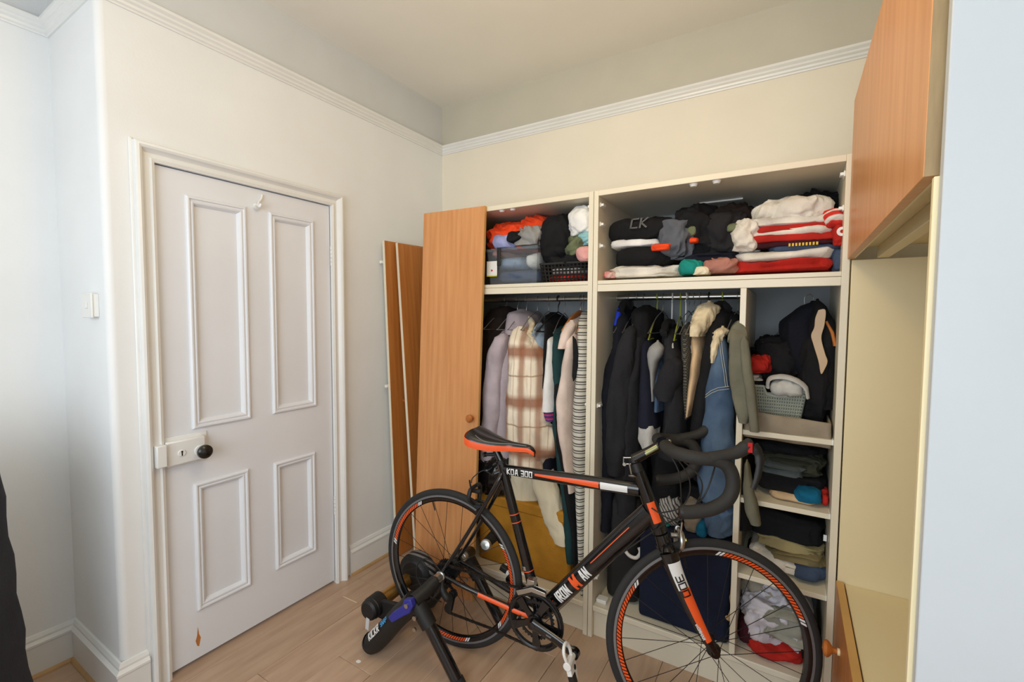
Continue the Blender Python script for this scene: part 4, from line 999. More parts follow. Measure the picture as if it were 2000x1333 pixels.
D('wool_coat', 'long mauve grey wool coat with high rounded collar', 'coat', [
  ('body', C['mauve'], [(642, 968, 1020), (670, 958, 1018), (720, 946, 1010), (790, 940, 1000), (870, 936, 996), (945, 936, 990)], dict(yf=-.47, seed=3, fold=.005)),
  ('collar', C['mauve'], [(606, 990, 1012), (616, 980, 1020), (640, 975, 1022), (655, 972, 1020)], dict(yf=-.42, ytop=-.38, yb=-.16, ztaper=.04, seed=4, fold=.003)),
  ('sleeve', C['mauve'], [(655, 962, 985), (700, 945, 975), (780, 938, 968), (860, 934, 962), (905, 934, 958)], dict(yf=-.505, ytop=-.48, yb=-.40, seed=5, fold=.005))], .75)
D('cable_cardigan', 'cream cable knit cardigan hanging below the plaid shirt', 'cardigan', [
  ('body', C['cable'], [(800, 985, 1040), (880, 980, 1045), (960, 976, 1045), (1030, 980, 1050), (1040, 984, 1048)], dict(yf=-.46, seed=6, fold=.009)),
  ('sleeve', C['cable'], [(870, 1030, 1062), (940, 1034, 1074), (1000, 1050, 1092), (1045, 1068, 1106), (1066, 1078, 1104)], dict(yf=-.478, ytop=-.47, yb=-.40, seed=7, fold=.008))], .88)
D('plaid_overshirt', 'cream and brown plaid overshirt with sherpa collar', 'shirt', [
  ('body', C['plaid'], [(634, 1008, 1036), (650, 1000, 1046), (690, 1004, 1050), (760, 1006, 1056), (820, 1010, 1066), (860, 1014, 1082), (885, 1016, 1082), (908, 1012, 1056)], dict(yf=-.512, yb=-.06, seed=8, fold=.009)),
  ('sleeve', C['plaid'], [(640, 1000, 1022), (670, 990, 1026), (730, 986, 1030), (800, 984, 1036), (870, 984, 1042), (916, 992, 1046)], dict(yf=-.535, ytop=-.45, yb=-.40, seed=9, fold=.011)),
  ('collar', C['sherpa'], roll([(1008, 640, -.40), (1016, 626, -.38), (1030, 624, -.34), (1040, 634, -.36), (1034, 655, -.44)], .018, 4), None)], .89)
D('denim_shirt', 'pale grey blue shirt between plaid overshirt and black strap', 'shirt', [('body', C['paleblue'], [(634, 1044, 1062), (660, 1038, 1066), (720, 1037, 1064), (780, 1040, 1062), (850, 1046, 1066)], dict(yf=-.47, seed=10, fold=.006)),
  ('collar', C['paleblue'], roll([(1042, 655, -.46), (1048, 640, -.42), (1058, 634, -.38)], .010, 6), None)], .95)
D('vest', 'black top on a black hanger left of the white tee', 'top', [('body', C['black'], [(612, 1062, 1068), (640, 1060, 1070), (700, 1057, 1068), (760, 1056, 1066)], dict(yf=-.46, seed=11, fold=.003))], .985)
D('tee_shirt', 'white tee shirt with purple and red striped hem', 'shirt', [('body', C['white'], [(646, 1069, 1079), (670, 1063, 1080), (720, 1056, 1080), (770, 1051, 1082), (806, 1049, 1080)], dict(yf=-.495, seed=12, fold=.004)),
  ('hem', stripes('cloth_hem', (70, 40, 110), [((0, 0, 1), .018, .35, (190, 50, 80), .05, 0, 1)]), [(805, 1050, 1080), (815, 1051, 1082), (824, 1056, 1083)], dict(yf=-.494, ytop=-.494, ztaper=.01, seed=13, fold=.004))], 1.01)
D('blue_garment', 'dark blue garment under the striped hem of the white tee', 'clothes', [('body', C['navy'], [(820, 1058, 1080), (870, 1060, 1076), (930, 1052, 1074)], dict(yf=-.47, ytop=-.45, seed=14))], 1.02)
D('long_dress', 'long dark teal dress reaching lower than the tee', 'dress', [('body', C['teal'], [(640, 1076, 1096), (670, 1071, 1098), (720, 1070, 1098), (760, 1076, 1098), (830, 1070, 1100), (900, 1078, 1108), (1000, 1090, 1122), (1102, 1098, 1124)], dict(yf=-.475, seed=15, fold=.006))], 1.04)
D('black_dress', 'long black dress right of the teal one, ending above the floor', 'dress', [('body', C['black'], [(700, 1080, 1100), (760, 1076, 1100), (860, 1078, 1106), (950, 1092, 1120), (1060, 1110, 1128), (1140, 1118, 1132)], dict(yf=-.485, seed=16, fold=.006))], 1.07)
D('knit_jumper', 'pinkish cream knit jumper next to the striped dress', 'jumper', [
  ('body', C['pinkcream'], [(620, 1112, 1134), (640, 1103, 1130), (670, 1095, 1124), (730, 1086, 1118), (790, 1074, 1114), (840, 1078, 1112), (900, 1090, 1114), (965, 1106, 1118)], dict(yf=-.505, seed=17, fold=.004)),
  ('sleeve', C['pinkcream'], [(628, 1106, 1122), (655, 1092, 1110), (682, 1088, 1100)], dict(yf=-.515, ytop=-.47, yb=-.44, seed=18, fold=.004))], 1.11)
tk_ = D('striped_dress', 'long sleeveless knitted dress with thin black and cream stripes', 'dress', [
  ('body', C['stripe'], [(606, 1132, 1150), (630, 1120, 1150), (660, 1118, 1150), (740, 1116, 1148), (800, 1108, 1147), (900, 1107, 1146), (980, 1114, 1144), (1080, 1122, 1143), (1172, 1130, 1142)], dict(yf=-.50, seed=19, fold=.005))], 1.19)
pp = [P(px, py, y=-.505) for px, py in ((1118, 656), (1124, 664), (1129, 690), (1129, 715), (1124, 738), (1119, 746), (1117, 735), (1119, 700))]
mk('armhole', MB().prism([(p.x, p.z) for p in pp], -.506, -.495, lambda a, b, c: (a, c, b)), C['black'], tk_, bev=.002)
for i, (x, lab) in enumerate(((.67, 'above the fluffy brown coat'), (.745, 'left of the mauve coat collar'), (.80, 'right of the mauve coat collar'), (.865, 'above the plaid overshirt'), (.93, 'above the pale blue shirt'), (1.02, 'above the white tee'), (1.12, 'left of the striped dress, leaning'), (1.145, 'nearest the right side of the left rail'))):
    hanger('thin grey wire hanger '+lab, x, wire, group=LG, drop=.075 if i < 5 else .085, yaw=92+i*2)
hanger('black plastic hanger of the black top in the left wardrobe', .985, blkp, drop=.08, r=.003)
hanger('wooden hanger inside the pinkish cream jumper', 1.105, hw_, wood_bar=True, drop=.085)
hanger('wooden hanger holding the striped dress', 1.180, hw_, wood_bar=True, drop=.085)
G('patterned_scarf', 'purple and white patterned scarf draped on a hanger near the rail end', 'scarf', 1.075, -.22, 1.40, .16, .13, .022, mat('cloth_scarf', (190, 180, 190), .9, c2=(60, 40, 80), scale=30), yaw=8, seed=31)
# floor of the left wardrobe
x0, x1, z0, z1 = box_at(935, 1113, 1030, 1158, -.47)
ob = thing('storage_box', 'ochre yellow fabric storage box on the left wardrobe floor', 'box', ((x0+x1)/2, -.26, .143))
mk('box_body', MB().box((x0, -.47, .144), (x1, -.06, .49)), C['ochre'], ob, bev=.012)
mk('box_lid', MB().box((x0-.004, -.474, .44), (x1+.004, -.056, .495)), C['ochre'], ob, bev=.010)
cloth('bin_bag', 'shiny black plastic bag beside the seat tube in the left wardrobe', 'bag', mat('black_plastic_bag', (18, 18, 20), .22, bump=.3, bscale=30), .60, .80, .497, .70, -.50, .30, 4, kind='heap', amp=.03)
cloth('tote_bag', 'slim black bag standing in the gap right of the ochre box', 'bag', C['black'], 1.185, 1.238, .144, .60, -.47, .3, 6, kind='heap', amp=.012)

# ---- right wardrobe, hanging

D('ski_jacket', 'black jacket with royal blue shoulder furthest left in right wardrobe', 'jacket', [
  ('body', C['ink'], [(594, 1204, 1222), (625, 1194, 1226), (680, 1184, 1222), (745, 1168, 1214), (760, 1166, 1210), (850, 1166, 1208), (960, 1164, 1200), (1040, 1168, 1192)], dict(yf=-.47, seed=21, fold=.009)),
  ('shoulder_panel', C['royal'], [(592, 1206, 1218), (606, 1201, 1215), (636, 1196, 1206)], dict(yf=-.455, ytop=-.40, yb=-.30, seed=22, fold=.003)),
  ('collar', C['black'], roll([(1212, 612, -.42), (1218, 596, -.38), (1232, 598, -.34)], .020, 8), None)], 1.34)
D('royal_garment', 'narrow royal blue garment low at the left side of right wardrobe', 'clothes', [('body', C['royal'], [(855, 1168, 1180), (900, 1162, 1178), (965, 1160, 1174)], dict(yf=-.44, ytop=-.42, yb=-.2, seed=23, fold=.005))], 1.32)
D('hooded_coat', 'long black hooded coat left of the navy jumper', 'coat', [
  ('body', C['soft_black'], [(626, 1226, 1268), (660, 1214, 1262), (730, 1200, 1256), (800, 1190, 1250), (880, 1192, 1244), (960, 1188, 1240), (1010, 1194, 1236)], dict(yf=-.49, seed=24, fold=.011)),
  ('hood', C['black'], [(598, 1238, 1266), (612, 1228, 1270), (640, 1228, 1268), (660, 1232, 1262)], dict(yf=-.44, ytop=-.36, yb=-.16, ztaper=.04, seed=25, fold=.010, fr=14)),
  ('sleeve', C['soft_black'], [(640, 1218, 1240), (700, 1202, 1232), (770, 1186, 1222), (860, 1182, 1216), (930, 1184, 1214)], dict(yf=-.52, ytop=-.49, yb=-.42, seed=26, fold=.010))], 1.41)
D('jumper', 'dark navy jumper hanging between black coat and grey collared shirt', 'jumper', [('body', C['navy'], [(648, 1250, 1272), (680, 1243, 1272), (740, 1240, 1276), (800, 1236, 1282), (838, 1233, 1286)], dict(yf=-.505, seed=27, fold=.005))], 1.49)
D('shirt', 'faded blue denim shirt with pale grey collar on a white hanger', 'shirt', [
  ('body', C['denim'], [(684, 1268, 1290), (710, 1268, 1292), (760, 1272, 1292), (806, 1274, 1288)], dict(yf=-.49, seed=28, fold=.005)),
  ('collar', C['grey'], [(668, 1278, 1288), (680, 1266, 1292), (694, 1262, 1290), (708, 1264, 1280), (735, 1268, 1276), (785, 1272, 1275)], dict(yf=-.505, ytop=-.47, yb=-.44, ztaper=.03, seed=29, fold=.003))], 1.53)
D('polo_shirt', 'grey and white striped garment tail hanging under the navy jumper', 'shirt', [('body', C['greywhite'], [(826, 1252, 1272), (840, 1244, 1278), (862, 1246, 1276), (880, 1254, 1272)], dict(yf=-.50, ytop=-.50, yb=-.40, ztaper=.02, seed=30, fold=.008, fr=14))], 1.50)
D('fleece', 'black short zip fleece in the middle of the right rail', 'jacket', [
  ('body', C['soft_black'], [(636, 1296, 1318), (660, 1290, 1322), (700, 1288, 1326), (760, 1290, 1336), (850, 1284, 1344), (900, 1274, 1344)], dict(yf=-.495, seed=31, fold=.010)),
  ('sleeve', C['soft_black'], [(700, 1300, 1326), (740, 1284, 1324), (770, 1276, 1310), (785, 1284, 1304)], dict(yf=-.525, ytop=-.51, yb=-.44, seed=32, fold=.009)),
  ('collar', C['black'], roll([(1296, 652, -.46), (1302, 634, -.40), (1314, 632, -.36)], .018, 3), None)], 1.58)
D('joggers', 'black trousers hanging below the black fleece', 'trousers', [('body', C['black'], [(880, 1262, 1340), (960, 1262, 1330), (1040, 1270, 1320)], dict(yf=-.46, ytop=-.44, seed=33, fold=.008))], 1.56)
D('tweed_jumper', 'grey flecked tweed knit beside the cream sherpa coat', 'jumper', [('body', C['tweed'], [(632, 1332, 1348), (660, 1325, 1350), (720, 1324, 1350), (780, 1330, 1346), (820, 1334, 1344)], dict(yf=-.475, seed=34, fold=.004))], 1.62)
D('sherpa_coat', 'cream coat with a fluffy sherpa collar', 'coat', [
  ('body', C['beige'], [(640, 1348, 1374), (680, 1344, 1372), (730, 1340, 1366), (780, 1336, 1356), (816, 1337, 1345)], dict(yf=-.50, seed=35, fold=.004)),
  ('collar', C['sherpa'], [(590, 1374, 1392), (600, 1362, 1396), (618, 1351, 1390), (640, 1345, 1376), (658, 1347, 1364)], dict(yf=-.515, ytop=-.40, yb=-.30, ztaper=.10, seed=35, fold=.010, fr=24, step=.006))], 1.66)
D('black_coat', 'tall black coat between cream sherpa coat and denim jacket', 'coat', [
  ('body', C['black'], [(600, 1392, 1420), (620, 1378, 1424), (660, 1370, 1416), (720, 1358, 1406), (790, 1346, 1392), (880, 1338, 1380), (940, 1345, 1375)], dict(yf=-.495, seed=36, fold=.007)),
  ('collar', C['black'], roll([(1388, 618, -.42), (1396, 600, -.38), (1412, 596, -.34), (1422, 608, -.36)], .018, 7), None)], 1.71)
dj = D('denim_jacket', 'blue denim jacket with a cream sherpa collar', 'jacket', [
  ('body', C['denim'], [(668, 1400, 1424), (700, 1396, 1428), (760, 1386, 1432), (850, 1380, 1434), (950, 1376, 1432), (1010, 1366, 1430), (1050, 1366, 1428)], dict(yf=-.50, seed=37, fold=.005)),
  ('sleeve', C['denim'], [(655, 1402, 1413), (680, 1398, 1416), (730, 1388, 1420), (780, 1377, 1426), (860, 1370, 1428), (950, 1362, 1426), (985, 1368, 1420)], dict(yf=-.53, ytop=-.49, yb=-.44, seed=38, fold=.007)),
  ('collar', C['sherpa'], [(640, 1404, 1416), (647, 1395, 1420), (660, 1390, 1408), (685, 1388, 1400), (710, 1387, 1394)], dict(yf=-.535, ytop=-.47, yb=-.42, ztaper=.06, seed=39, fold=.007, fr=28, step=.005))], 1.76)
stitch = mat('pale_stitching', (190, 186, 170), .8)
for q_ in ([(1378, 772), (1388, 764), (1402, 758), (1424, 755)], [(1377, 777), (1388, 769), (1402, 763), (1424, 760)], [(1405, 668), (1409, 700), (1414, 730), (1417, 756)], [(1409, 668), (1413, 700), (1418, 730), (1421, 756)]):
    mk('seam', MB().tube([P(px, py, y=-.5405) for px, py in q_], .0009, 5), stitch, dj)
D('parka', 'thin black coat right of the denim jacket', 'coat', [('body', C['black'], [(612, 1414, 1440), (660, 1416, 1446), (760, 1420, 1452), (860, 1424, 1462), (960, 1424, 1466), (1036, 1426, 1470)], dict(yf=-.48, seed=39, fold=.007))], 1.80)
D('linen_shirt', 'greyish olive shirt at the right end of the rail by the divider', 'shirt', [
  ('body', C['greyolive'], [(630, 1436, 1454), (660, 1426, 1458), (720, 1424, 1462), (780, 1430, 1468), (828, 1441, 1458)], dict(yf=-.572, ytop=-.50, yb=-.538, ztaper=.04, seed=40, fold=.004)),
  ('sleeve', C['greyolive'], [(660, 1446, 1460), (720, 1450, 1466), (780, 1458, 1474), (845, 1464, 1480)], dict(yf=-.592, ytop=-.58, yb=-.56, seed=41, fold=.004)),
  ('collar', C['greyolive'], roll([(1424, 668, -.53), (1430, 645, -.50), (1440, 632, -.46), (1450, 634, -.44)], .009, 7), None)], 1.82)
D('long_shirt', 'lower dark olive shirt tail hanging in front of the divider', 'shirt', [('body', C['greyolive'], [(905, 1454, 1462), (960, 1452, 1468), (1000, 1456, 1478), (1028, 1468, 1484)], dict(yf=-.585, ytop=-.585, yb=-.545, seed=42, fold=.005))], 1.83)
RG = 'grey wire hangers on the right wardrobe rail'
for i, (x, lab) in enumerate(((1.345, 'above the blue-shouldered black jacket'), (1.385, 'left of the hooded black coat collar'), (1.415, 'above the hooded black coat'), (1.50, 'above the navy jumper'), (1.61, 'right of the black fleece'), (1.63, 'above the tweed knit'), (1.655, 'just left of the sherpa collar'), (1.80, 'at the right end, above the olive shirt'))):
    hanger('thin grey wire hanger '+lab, x, wire, group=RG, drop=.075, yaw=92-i)
for x, lab in ((1.475, 'lime green hanger nearest the navy jumper'), (1.575, 'lime green hanger above the black fleece'), (1.742, 'lime green hanger above the denim jacket')): hanger(lab, x, limep, drop=.10, r=.003, yaw=96)
hanger('white hanger of the grey collared shirt', 1.540, wht, drop=.13, r=.0032, yaw=104, w=.19)
hanger('white hanger stuck out over the black fleece', 1.598, wht, drop=.15, r=.003, yaw=110, w=.17)
hanger('black hanger inside the cream sherpa coat', 1.690, blkp, drop=.06, r=.003, y=-.27)
# floor of the right wardrobe
nb = thing('storage_box', 'dark navy fabric storage box behind the front wheel', 'box', (1.655, -.27, .143))
mk('box_body', MB().box((1.478, -.49, .144), (1.825, -.05, .535)), C['deep_navy'], nb, bev=.016)
mk('box_lid', MB().box((1.474, -.494, .50), (1.829, -.046, .545)), C['deep_navy'], nb, bev=.010)
sc = thing('suitcase', 'black rounded suitcase on the right wardrobe floor beside the navy box', 'suitcase', (1.39, -.27, .143))
mk('suitcase_body', MB().box((1.315, -.45, .146), (1.465, -.06, .62)), mat('black_nylon', (20, 21, 22), .7, bump=.2), sc, bev=.035)
wh = thing('hook_handle', 'white curved plastic hanger hooked on the black suitcase', 'hanger', (1.43, -.46, .42))
mk('hook', MB().tube(smoothp([(1.395, -.468, .455), (1.405, -.472, .415), (1.430, -.476, .385), (1.462, -.474, .380), (1.478, -.470, .405), (1.472, -.468, .425)], 6), .0075, 10), wht, wh)
cloth('folded_garment', 'teal folded top lying on the navy box, left', 'top', C['tealbright'], 1.49, 1.60, .546, .575, -.47, .2, 11)
cloth('folded_garment', 'dark folded clothes heaped on the navy box', 'clothes', C['black'], 1.50, 1.80, .576, .70, -.42, .32, 12, kind='heap')
cloth('striped_bag', 'grey and white striped bag at the front brake on the navy box', 'bag', stripes('cloth_bag_stripe', (190, 188, 182), [((1, 0, .6), .014, .4, (70, 70, 70), .05, 0, 1)]), 1.545, 1.63, .546, .66, -.475, .10, 13, kind='heap', amp=.01)
cloth('grey_pouch', 'taupe grey drawstring pouch beside the torn jeans', 'pouch', C['taupe'], 1.650, 1.715, .546, .67, -.485, .10, 14, kind='heap', amp=.006)
cloth('torn_jeans', 'faded torn blue jeans bundled on the navy box, right', 'jeans', C['denim'], 1.720, 1.832, .546, .70, -.49, .26, 15, kind='heap', amp=.012)
cloth('teal_cloth', 'small teal cloth between grey pouch and torn jeans', 'cloth', C['tealblue'], 1.700, 1.735, .546, .60, -.50, .10, 16, kind='heap', amp=.006)
dr_ = thing('drawstring', 'tan cord with knotted end hanging beside the navy box', 'cord', (1.832, -.505, .3))
mk('cord', MB().tube(smoothp([(1.834, -.500, .40), (1.832, -.506, .35), (1.836, -.506, .31), (1.828, -.506, .275), (1.822, -.506, .262)], 5), [.004, .006, .005, .005, .010], 8), C['tan'], dr_)

# ---- top compartment, left wardrobe
ZS = 1.554
clear = bpy.data.materials.new('clear_plastic'); clear.use_nodes = True; cb_ = clear.node_tree.nodes['Principled BSDF']
cb_.inputs['Base Color'].default_value = (.9, .95, 1, 1); cb_.inputs['Roughness'].default_value = .12; cb_.inputs['Transmission Weight'].default_value = .95; cb_.inputs['IOR'].default_value = 1.15
def tub(name, label, cat, m, x0, x1, y0, y1, z0, z1, th=.0025, taper=.012, rim=.006):
    t = thing(name, label, cat, ((x0+x1)/2, (y0+y1)/2, z0)); mb = MB()
    def rg(e, z): return [(x0+e, y0+e, z), (x1-e, y0+e, z), (x1-e, y1-e, z), (x0+e, y1-e, z)]
    vs = rg(taper, z0)+rg(0, z1)+rg(th, z1)+rg(taper+th, z0+th)
    f = [(3, 2, 1, 0)]
    for a in range(3):
        for i in range(4): j = (i+1) % 4; f.append((a*4+i, a*4+j, a*4+4+j, a*4+4+i))
    f.append((12, 13, 14, 15)); mb.add(vs, f); mk('tub_body', mb, m, t, ang=30)
    rb_ = MB()
    for a, b in (((x0-rim, y0-rim, z1-.012), (x1+rim, y0, z1)), ((x0-rim, y1, z1-.012), (x1+rim, y1+rim, z1)), ((x0-rim, y0, z1-.012), (x0, y1, z1)), ((x1, y0, z1-.012), (x1+rim, y1, z1))): rb_.box(a, b)
    mk('tub_rim', rb_, m, t); return t
tub('plastic_crate', 'clear plastic crate packed with clothes on the left top shelf', 'box', clear, .70, .985, -.49, -.12, ZS, ZS+.175)
for i, (m_, a) in enumerate(((C['jeans'], (.72, .97, ZS+.006, ZS+.075)), (C['paleblue'], (.72, .90, ZS+.076, ZS+.135)), (C['offwhite'], (.90, .97, ZS+.076, ZS+.15)), (C['dusty'], (.71, .78, ZS+.136, ZS+.17)))):
    cloth('folded_clothes', ('dark blue clothes at the bottom of the clear crate', 'pale blue clothes inside the clear crate', 'off-white cloth at the right inside the clear crate', 'pink cloth at the left inside the clear crate')[i], 'clothes', m_, *a, -.475, .33, 40+i, kind='heap', amp=.006)
cloth('football_shirt', 'bright orange shirt spilling over the clear crate', 'shirt', C['orange'], .66, .88, ZS+.176, ZS+.30, -.46, .27, 45, kind='heap', amp=.02)
cloth('football_shirt', 'second orange shirt heaped behind the grey black bundle', 'shirt', C['orange'], .83, .975, ZS+.20, ZS+.325, -.42, .25, 46, kind='heap', amp=.02)
cloth('lilac_cloth', 'lilac blue cloth on the rim of the clear crate', 'cloth', C['lilac'], .745, .84, ZS+.177, ZS+.24, -.50, .12, 47, kind='heap', amp=.014)
cloth('rolled_sweatshirt', 'grey and black rolled top above the clear crate corner', 'top', C['grey'], .87, .985, ZS+.18, ZS+.25, -.495, .12, 48, kind='heap', amp=.022)
cloth('black_cloth', 'small black cloth tucked in the grey rolled top', 'cloth', C['black'], .83, .895, ZS+.19, ZS+.245, -.50, .10, 49, kind='heap', amp=.014)
cloth('black_holdall', 'large black bag bulging beside the clear crate', 'bag', C['black'], .975, 1.135, ZS+.09, ZS+.315, -.49, .34, 50, kind='heap', amp=.012)
lbp = thing('paper_tag', 'white paper tag with yellow edge in front of the clear crate', 'label', (.735, -.497, ZS+.05))
mk('card', MB().box((.705, -.4985, ZS+.045), (.765, -.4975, ZS+.115)), whitep, lbp); mk('yellow_edge', MB().box((.705, -.4990, ZS+.041), (.765, -.4975, ZS+.047)), mat('yellow_print', (220, 210, 40), .5), lbp)
mk('printed_dot', MB().tube([(.735, -.4995, ZS+.07), (.735, -.4985, ZS+.07)], .005, 12), redp, lbp)
cl = thing('buckle_clip', 'black clip over the rim of the clear crate', 'clip', (.775, -.50, ZS+.15)); mk('clip', MB().box((.766, -.503, ZS+.09), (.786, -.497, ZS+.182)), blackm, cl, bev=.003)
# black slotted basket
def slotted(name, label, m, x0, x1, y0, y1, z0, z1, nx, nz, bar=.005, taper=.01, th=.003, arch=False):
    t = thing(name, label, 'basket', ((x0+x1)/2, (y0+y1)/2, z0)); mb = MB(); H = z1-z0
    def P_(side, u, z):
        e = taper*(1-(z-z0)/H)
        return {0: (x0+e+(x1-x0-2*e)*u, y0+e, z), 1: (x1-e, y0+e+(y1-y0-2*e)*u, z), 2: (x1-e-(x1-x0-2*e)*u, y1-e, z), 3: (x0+e, y1-e-(y1-y0-2*e)*u, z)}[side]
    for side in range(4):
        n_ = nx if side in (0, 2) else int(nx*(y1-y0)/(x1-x0)); 
        for i in range(n_+1):
            u = i/n_; a, b = Vector(P_(side, u, z0)), Vector(P_(side, u, z1))
            if arch and side == 0 and .3 < u < .7: b = Vector(P_(side, u, z1-H*.22))
            mb.tube([a, b], bar/2, 4, caps=False)
        for k in range(nz+1):
            z = z0+H*k/nz; segs = [(0, 1)]
            if arch and side == 0 and k >= nz-1: segs = [(0, .3), (.7, 1)]
            for s0_, s1_ in segs: mb.tube([P_(side, s0_, z), P_(side, s1_, z)], bar/2, 4, caps=False)
    mk('lattice', mb, m, t); rm = MB()
    pts = [P_(0, 0, z1)]
    if arch: pts += [P_(0, .27, z1), P_(0, .32, z1-H*.2), P_(0, .5, z1-H*.24), P_(0, .68, z1-H*.2), P_(0, .73, z1)]
    pts += [P_(0, 1, z1), P_(1, 1, z1), P_(2, 1, z1), P_(0, 0, z1)]
    rm.tube(pts, .0055, 8, caps=False); rm.box((x0+taper, y0+taper, z0), (x1-taper, y1-taper, z0+.003)); mk('rim', rm, m, t); return t
slotted('plastic_basket', 'black slotted plastic basket on the left top shelf', blackm, 1.005, 1.240, -.50, -.20, ZS, ZS+.085, 13, 5, bar=.007)
for i, (nm, lab, m_, a, y0, dp) in enumerate((('red_cloth', 'red cloth showing through the black slotted basket', C['red'], (1.02, 1.22, ZS+.004, ZS+.035), -.485, .25), ('white_cloth', 'white cloth inside the black slotted basket', C['white'], (1.03, 1.20, ZS+.036, ZS+.07), -.48, .25),
    ('olive_garment', 'olive green top heaped on the black slotted basket', C['olive'], (1.130, 1.205, ZS+.10, ZS+.215), -.50, .2), ('shorts', 'black shorts under the pink cloth in the top basket', C['black'], (1.02, 1.235, ZS+.071, ZS+.125), -.49, .26),
    ('pink_cloth', 'pale pink cloth on the black slotted basket', C['pink'], (1.195, 1.246, ZS+.085, ZS+.14), -.515, .14), ('white_shirt', 'crumpled white shirt at the top of the left shelf', C['white'], (1.130, 1.246, ZS+.20, ZS+.325), -.49, .22),
    ('turquoise_cloth', 'pale turquoise cloth between white shirt and pink cloth', fab('turq', (140, 190, 196)), (1.190, 1.246, ZS+.16, ZS+.20), -.50, .14))):
    cloth(nm, lab, 'cloth' if 'cloth' in nm else 'shirt', m_, *a, y0, dp, 60+i, kind='heap', amp=.006 if i in (0, 1) else .016)

# ---- top compartment, right wardrobe (all stand on its shelf)
def T(nm, lab, cat, m_, pxl, pxr, pyt, pyb, y=-.47, dep=.34, kind='fold', layers=2, amp=None, seed=0, tilt=0, fr=9):
    x0, x1, z0, z1 = box_at(pxl, pxr, pyt, pyb, y); z0 = max(z0, ZS); return cloth(nm, lab, cat, m_, x0, x1, z0, z1, y, dep, seed, kind=kind, layers=layers, amp=amp, tilt=tilt, fr=fr)
T('folded_trousers', 'white folded trousers at the bottom of the left stack', 'trousers', C['offwhite'], 1185, 1325, 519, 541, seed=71, layers=3)
T('folded_jumper', 'black folded jumper lying on the white trousers', 'jumper', C['black'], 1190, 1315, 478, 520, seed=72, layers=2, kind='heap', amp=.006)
T('folded_tee', 'thin white folded tee between the two black jumpers', 'shirt', C['white'], 1190, 1288, 466, 482, seed=73, layers=1, y=-.46)
bj = T('sweatshirt', 'black sweatshirt with a grey printed emblem on top of the left stack', 'sweatshirt', C['black'], 1180, 1310, 420, 470, seed=74, kind='heap', amp=.008, y=-.47, dep=.3)
tm = blocktext('CK', .052, .14, .8, .25); q0 = P(1248, 436, y=-.475)
def lay(mb, c, up): return mb.xf(Matrix.Translation(c) @ Matrix.Rotation(rad(up), 4, 'X'))
tm = lay(tm, q0, 62); mk('printed_emblem', tm, fab('grey_print', (96, 96, 98)), bj)
T('folded_jersey', 'bright orange folded edge in the left stack', 'top', C['orange'], 1270, 1310, 477, 488, seed=75, layers=1, y=-.50, dep=.1)
T('red_patterned_cloth', 'red and white patterned cloth under the white trousers', 'cloth', mat('cloth_redpat', (200, 60, 60), .9, c2=(230, 220, 210), scale=40), 1178, 1196, 530, 543, seed=76, layers=1, y=-.49, dep=.1)
T('grey_jeans', 'crumpled grey blue jeans between sweatshirt and black heap', 'jeans', fab('slate_jeans', (92, 96, 104)), 1290, 1345, 425, 505, seed=77, kind='heap', amp=.02, y=-.46, dep=.2)
T('rucksack', 'black rucksack heap with straps in the middle of the top shelf', 'bag', C['black'], 1315, 1390, 402, 500, seed=78, kind='heap', amp=.025, y=-.44, dep=.32)
T('black_trousers', 'dark grey heap of trousers in front of the stacked football shirts', 'trousers', C['soft_black'], 1370, 1450, 412, 505, seed=79, kind='heap', amp=.022, y=-.44, dep=.32)
T('brown_black_coat', 'dark brown coat behind the black heaps', 'coat', C['brown_black'], 1380, 1480, 400, 440, seed=80, kind='heap', amp=.02, y=-.34, dep=.26)
T('olive_garment', 'small olive green garment showing in the black heap, left', 'clothes', C['olive'], 1340, 1362, 438, 462, seed=81, kind='heap', amp=.006, y=-.452, dep=.08)
T('olive_garment', 'small olive green garment near the white collars', 'clothes', C['olive'], 1418, 1440, 438, 452, seed=82, kind='heap', amp=.006, y=-.452, dep=.08)
T('orange_garment', 'small orange piece in the black heap', 'clothes', C['orange'], 1345, 1362, 464, 474, seed=83, kind='heap', amp=.004, y=-.462, dep=.06)
T('navy_clothes', 'navy folded clothes under the black heap', 'clothes', C['navy'], 1335, 1440, 494, 522, seed=84, layers=2, y=-.46)
T('blouse', 'bright teal top lying on the shelf edge', 'top', C['tealbright'], 1328, 1370, 508, 535, seed=85, kind='heap', amp=.012, y=-.50, dep=.16)
T('pale_cloth', 'pale yellow cloth between teal top and dusty pink top', 'cloth', C['cream'], 1352, 1385, 522, 536, seed=86, kind='heap', amp=.005, y=-.515, dep=.1)
T('blouse', 'dusty pink top on the shelf beside the football shirts', 'top', C['dusty'], 1374, 1438, 505, 533, seed=87, kind='heap', amp=.012, y=-.50, dep=.2)
FS = 'football_shirt'
def two(o, m_, x0f, x1f, z0, z1, nm='coloured_panel'): pass
T(FS, 'bottom red football shirt of the right-hand stack', 'shirt', C['red'], 1425, 1636, 505, 530, seed=88, layers=2, dep=.36)
T(FS, 'white football shirt second from the bottom of the right-hand stack', 'shirt', C['offwhite'], 1432, 1636, 488, 508, seed=89, layers=1)
T('dark_shirt', 'dark navy and grey shirt in the middle of the right-hand stack', 'shirt', C['jeans'], 1500, 1650, 474, 490, seed=90, layers=1, dep=.3)
T(FS, 'dark red football shirt with a yellow print in the right-hand stack', 'shirt', C['maroon'], 1455, 1645, 468, 480, seed=91, layers=1, y=-.475)
rys = T(FS, 'red football shirt with yellow lettering above the dark one', 'shirt', C['red'], 1450, 1648, 455, 472, seed=92, layers=1, y=-.48)
T(FS, 'white rolled football shirt with a black collar line', 'shirt', C['offwhite'], 1440, 1640, 444, 462, seed=93, layers=1)
